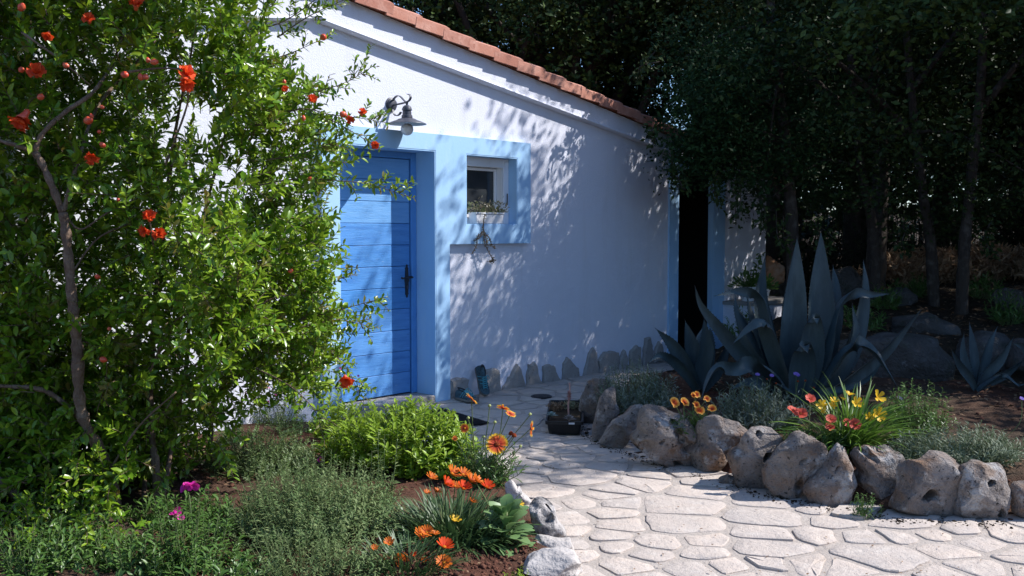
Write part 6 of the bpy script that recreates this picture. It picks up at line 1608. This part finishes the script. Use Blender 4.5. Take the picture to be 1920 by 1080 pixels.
# (juniper) in front of the end of the roof
def in_px(poly, n, Y0, Y1):
    out = []; xs_ = [p[0] for p in poly]; ys_ = [p[1] for p in poly]
    while len(out) < n:
        x, y = rng.uniform(min(xs_), max(xs_)), rng.uniform(min(ys_), max(ys_))
        if in_poly(np.array([x]), np.array([y]), poly)[0]: out.append(at(x, y, rng.uniform(Y0, Y1)))
    return np.array(out)
jb = np.array([3.15, 11.15, hz(3.15, 11.15) - .1])
jt = thing('juniper_tree', 'dark feathery juniper hanging over the end of the tiled roof and the dark doorway', 'tree', jb)
limb(jt, [jb, jb + (.0, .05, 1.0), jb + (-.1, .1, 2.2), jb + (-.3, 0, 3.6), jb + (-.4, 0, 4.6)], .09, .03, 'trunk')
C = np.concatenate([in_px([(1225, 60), (1212, 130), (1240, 210), (1252, 310), (1290, 335), (1390, 338), (1440, 380), (1540, 395), (1600, 150), (1500, 20), (1300, 10)], 200, 10.4, 11.6), in_px([(1300, 60), (1260, 200), (1270, 300), (1380, 320), (1420, 100)], 90, 10.2, 10.8)])
C = np.concatenate([np.array(thin(C)), in_px([(1290, 200), (1420, 250), (1445, 340), (1300, 325)], 60, 10.5, 11.4)])
for k in range(16):
    e = C[rng.integers(len(C))]; s_ = jb + np.array([-.15, .08, 1.4 + rng.uniform(0, 2)]); limb(jt, [s_, (s_ + e) / 2 + (0, 0, .1), e], .025, .006, 'branch', bark, 6)
SPR = (np.array([(0, 0, 0), (.35, .5, 0), (.5, .12, .05), (1, 0, 0), (.5, -.12, .05), (.35, -.5, 0)]), [(0, 2, 1), (0, 4, 2), (2, 4, 3), (0, 5, 4)])
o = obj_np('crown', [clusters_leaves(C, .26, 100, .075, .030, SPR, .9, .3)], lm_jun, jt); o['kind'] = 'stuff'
# oak twigs hanging in front of the white end wall
C = in_px([(1380, 340), (1395, 400), (1415, 410), (1450, 350), (1480, 400), (1560, 430), (1700, 440), (1920, 430), (1990, 300), (1600, 200), (1450, 280)], 210, 10.6, 12.4)
C = thin(C)
o = tree('low oak boughs reaching across in front of the white end wall of the cottage', np.array([4.35, 11.9, hz(4.35, 11.9)]), [np.array([4.35, 11.9, hz(4.35, 11.9) - .1]), np.array([4.3, 11.9, 1.6]), np.array([4.1, 11.8, 2.4]), np.array([3.9, 11.6, 3.6])], .075, .04,
         [([np.array([4.15, 11.8, 2.3]), np.array([3.5, 11.3, 2.35]), np.array([2.85, 10.9, 1.95])], .03, .008), ([np.array([4.1, 11.8, 2.6]), np.array([5, 11.5, 2.7]), np.array([5.8, 11.2, 2.2])], .03, .008)], C, .24, 60, .06, .034, lm_oak2)
sp_ = MB(); P_, A_, U_, L_ = [], [], [], []
for pts in ([(1395, 330), (1385, 370), (1378, 410)], [(1420, 350), (1430, 390), (1425, 430)], [(1260, 300), (1262, 335), (1285, 352)], [(1225, 110), (1205, 125), (1195, 150)], [(1245, 220), (1228, 240), (1222, 265)], [(1350, 320), (1340, 350), (1350, 372)], [(1470, 400), (1465, 440), (1480, 470)], [(1530, 420), (1545, 455), (1540, 480)], [(1700, 420), (1690, 450), (1700, 470)], [(1860, 410), (1850, 450), (1870, 480)]):
    for q in range(2):
        Cc = crv([at(x + rng.normal(0, 6), y + rng.normal(0, 5), 10.6 + rng.normal(0, .1)) for x, y in pts], 5); sp_.add(*tube(Cc, .006, 5, False))
        for c_ in Cc:
            for r in range(5): P_.append(c_ + rng.normal(0, .035, 3)); A_.append(rdir(1)[0] + (0, 0, -.3)); U_.append(rdir(1)[0] + (0, 0, .6)); L_.append(rng.uniform(.045, .085))
sp_.build('hanging_twigs', bark, o, 180)['kind'] = 'stuff'
hs = obj_np('hanging_leaves', [scat(LEAF6, P_, A_, U_, L_, np.array(L_) * .5)], lm_oak2, o); hs['kind'] = 'stuff'
# woodland behind: three kinds of tree, repeated
def proto(label, seed, H, R, nlimb, nc, per, L, mat, lean=0.0, tr=.21):
    r_ = np.random.default_rng(seed)
    b = np.array([0., 0, 0])
    t = thing('oak_tree', label, 'tree', b, 'oaks of the wood behind the cottage')
    tp = [b - (0, 0, .3), b + (lean * .2, 0, H * .14), b + (lean * .5, .05, H * .3), b + (lean * .8, .1, H * .48), b + (lean, 0, H * .75)]
    limb(t, tp, tr, tr * .4, 'trunk', bark, 10, 5)
    Cs = []
    for k in range(nlimb):
        a = 2 * pi * k / nlimb + r_.uniform(-.4, .4); z0 = H * r_.uniform(.22, .5); e = np.array([cos(a) * R * r_.uniform(.5, .85), sin(a) * R * r_.uniform(.5, .85), H * r_.uniform(.5, .9)])
        s_ = np.array([lean * z0 / H, 0, z0]); m_ = (s_ + e) / 2 + r_.normal(0, .25, 3)
        limb(t, [s_, m_, e], .10, .025, 'limb', bark, 7, 4)
        for q in range(3):
            e2 = e + r_.normal(0, .8, 3); limb(t, [m_ * .4 + e * .6, (m_ + e2) / 2 + r_.normal(0, .1, 3), e2], .03, .008, 'branch', bark, 5, 3)
        for q in range(nc // nlimb):
            d = rdir(1)[0]; Cs.append(e * r_.uniform(.75, 1.05) + d * r_.uniform(.2, 1.0) * np.array([R * .42, R * .42, H * .17]))
    for q in range(nc // 3):
        d = rdir(1, -.5)[0]; Cs.append(np.array([lean, 0, H * .62]) + d * np.array([R, R, H * .36]) * r_.uniform(.6, 1.0))
    o = obj_np('crown', [clusters_leaves(Cs, .42, per, L, L * .55)], mat, t); o['kind'] = 'stuff'
    return t
PR = [proto('spreading oak with a forked trunk behind the tiled verge', 1, 9.5, 2.7, 6, 150, 62, .105, lm_oak, 1.1),
      proto('tall dark oak with a straight trunk behind the cottage', 2, 8.5, 2.5, 7, 170, 62, .105, lm_oak2, -.3),
      proto('bushy oak with low boughs deep in the wood', 3, 6.5, 2.9, 7, 260, 75, .10, lm_oak2, .2)]
spots = [(-0.35, 16.2, 0, .9, 'leaning oak trunk seen just above the tiled verge, left of the middle'), (1.0, 16.6, 1, 1.0, 'thick dark trunked oak above the middle of the tiled verge'), (2.1, 17.0, 0, 1.0, 'oak with a forked trunk above the lower end of the verge'),
         (-2.6, 16.6, 1, 1.0, 'tall oak behind the ridge of the cottage'), (-5.2, 16.0, 2, 1.0, 'bushy oak hidden far left behind the cottage'), (0.4, 20.8, 1, 1.05, 'open crowned oak seen between the trunks above the verge'), (2.6, 21.6, 1, 1.1, 'open crowned oak further back above the lower verge'), (3.9, 19.0, 2, 1.15, 'bushy oak behind the house corner in the second row'),
         (4.2, 16.4, 1, 1.0, 'dark oak past the corner of the cottage'), (6.2, 18.0, 1, 1.0, 'oak behind the dry bracken on the right'), (9.2, 17.8, 1, 1.0, 'oak at the right edge behind the bracken'), (6.9, 19.6, 2, 1.25, 'bushy oak filling the gap beyond the bracken'), (10.4, 18.0, 2, 1.2, 'bushy oak far right in the second row'),
         (8.6, 10.6, 1, .95, 'oak outside the right edge level with the bracken'), (10.6, 9.2, 2, 1.0, 'oak outside the picture to the right of the bed'), (11.6, 11.6, 2, 1.0, 'oak outside the picture further back on the right'), (13.6, 12.0, 2, 1.3, 'oak well outside the picture on the right'), (13.5, 16.0, 1, 1.2, 'rear oak well outside the picture on the right'),
         (7.9, 22.0, 2, 1.3, 'bushy oak in the third row behind the bracken'), (11.6, 22.0, 2, 1.3, 'bushy oak in the third row far right'), (4.6, 23.5, 1, 1.3, 'third row oak behind the house corner'), (9.6, 22.5, 1, 1.3, 'third row oak at the right'), (-4.4, 21.5, 0, 1.3, 'third row oak behind the ridge'), (13.8, 20.6, 0, 1.3, 'third row oak outside the right edge')]
used = set()
for i, (x, y, k, s_, lab) in enumerate(spots):
    lab = lab
    if k not in used:
        used.add(k); o = PR[k]; o.location = (x, y, hz(x, y)); o.rotation_euler = (0, 0, i * 1.3); o.scale = (s_,) * 3; o['label'] = lab
    else:
        o = dup(PR[k], (x, y, hz(x, y)), i * 1.3, s_, lab)
    WL[o] = np.array([x, y, hz(x, y)])
# undergrowth under the trees
UB = []
ub = bush('undergrowth_shrub', 'dark leafy shrub under the trees by the house corner', 'shrub', (0, 0, 0), 1.0, .8, 1.9, 130, 24, .085, .040, LEAF4, lm_oak2, 'l4', .4, .15, 'shrubs under the trees', 0, bark, .8, .006, .45)
for i, (x, y, s_, lab) in enumerate(((4.0, 14.9, .75, 'dark leafy shrub under the trees by the house corner'), (5.6, 16.8, 1.0, 'dark shrub behind the pale trunk'), (7.6, 16.6, .9, 'dark shrub behind the dry bracken'), (9.5, 16.2, .9, 'dark shrub behind the right end of the bracken'), (4.8, 18.0, 1.3, 'tall dark shrub further back past the house corner'), (6.9, 18.2, 1.4, 'tall dark shrub behind the bracken in the second row'), (9.2, 17.2, 1.4, 'tall dark shrub in the second row at the right edge'), (12, 16.8, 1.3, 'tall dark shrub outside the right edge'), (3.2, 17.5, 1.2, 'tall dark shrub behind the end wall'), (8.2, 19.6, 1.7, 'tallest dark shrub at the back behind the bracken'), (10.4, 19.4, 1.7, 'tallest dark shrub at the back near the right edge'), (6.1, 21.0, 1.7, 'tallest dark shrub at the back between the trunks'), (7.6, 11.0, .45, 'low dark shrub at the right edge under the oak'))):
    z_ = hz(x, y)
    if i == 0: ub.location = (x, y, z_); ub.scale = (s_,) * 3
    else: dup(ub, (x, y, z_), i * 2.1, s_, lab)
# dry bracken, grass tufts and sprigs on the terrace
def bracken(label, px, py, rx, n):
    p = at(px, 500, 14.3 + .3 * sin(px)); p[2] = hz(p[0], p[1]); t = thing('dry_bracken', label, 'plant', p, 'dry bracken on the terrace')
    sm = MB(); P_, A_, U_, L_ = [], [], [], []
    for k in range(n):
        b = p + np.array([rng.normal(0, rx), rng.normal(0, rx * .7), 0]); b[2] = hz(b[0], b[1]); d = rdir(1, .15)[0]; ln = rng.uniform(.3, .75)
        C = crv([b, b + d * ln * .5 + (0, 0, .1), b + d * ln * (1, 1, .55)], 4); sm.add(*tube(C, .004, 4, False))
        for c_ in C[2:]:
            for q in range(5): P_.append(c_ + rng.normal(0, .02, 3)); A_.append(rdir(1)[0] + d * .4); U_.append(rdir(1)[0]); L_.append(rng.uniform(.06, .15))
    sm.build('stalks', lm_dry, t, 180)
    obj_np('fronds', [scat(LEAF6, P_, A_, U_, L_, np.array(L_) * .28)], lm_dry, t, None, True, 'stuff')
print('sun vector', SUN_DIR)
for lab, px, py, rx, n in (('dry brown bracken between the pale trunk and the thin leaning trunk', 1695, 520, .34, 120), ('dry brown bracken between the two dark trunks', 1775, 515, .22, 80), ('dry bracken right of the straight dark trunk', 1850, 505, .35, 90), ('dry bracken at the right edge under the trees', 1915, 540, .3, 60), ('brown bracken left of the pale trunk', 1590, 500, .25, 50)):
    bracken(lab, px, py, rx, n)
for (px, py), h_, lab in (((1470, 560), .3, 'green tuft beside the grey boulder at the house corner'), ((1560, 490), .35, 'bright green low plant behind the tall agave leaves'), ((1660, 580), .25, 'grass tuft at the foot of the pale trunk'), ((1715, 560), .3, 'grass tuft left of the thin leaning trunk'), ((1840, 560), .3, 'green plant right of the dark trunks'), ((1890, 610), .35, 'leafy green plant at the right edge of the terrace'), ((1440, 470), .5, 'leafy sprig growing by the corner of the white end wall'), ((1390, 640), .3, 'grassy plant in the shade in front of the white bench'), ((1620, 620), .25, 'bright grass tuft right of the large agave')):
    p = onterr(px, py, 8.8); p = p if p[1] < 15.5 else np.append(at(px, 500, 14.0)[:2], 0.0); p[2] = hz(p[0], p[1])
    bush('terrace_plant', lab, 'plant', p, .28, .22, h_ * 1.3, 36, 10, .10, .022, LEAF6, lm_green, 'l6', .4, .1, 'small plants on the terrace', 0, stem_green, .6, .003, .4)
# far wood closing the horizon
n = 900; a = rng.uniform(-2.0, 2.0, n); R_ = np.where(np.arange(n) < 450, rng.uniform(25, 33, n), rng.uniform(33, 60, n))
C = np.stack([R_ * np.sin(a), R_ * np.cos(a), np.zeros(n)], 1); C[:, 2] = hgt(C[:, 0], C[:, 1]) + np.where(C[:, 0] < 6, rng.uniform(.0, 2.6, n), rng.uniform(.0, 6.5, n))
o = obj_np('far_wood', [clusters_leaves(C, 2.2, 70, .5, .33)], lm_oak2)
tag(o, 'distant oak wood closing the view behind the trees', None, None, 'stuff')
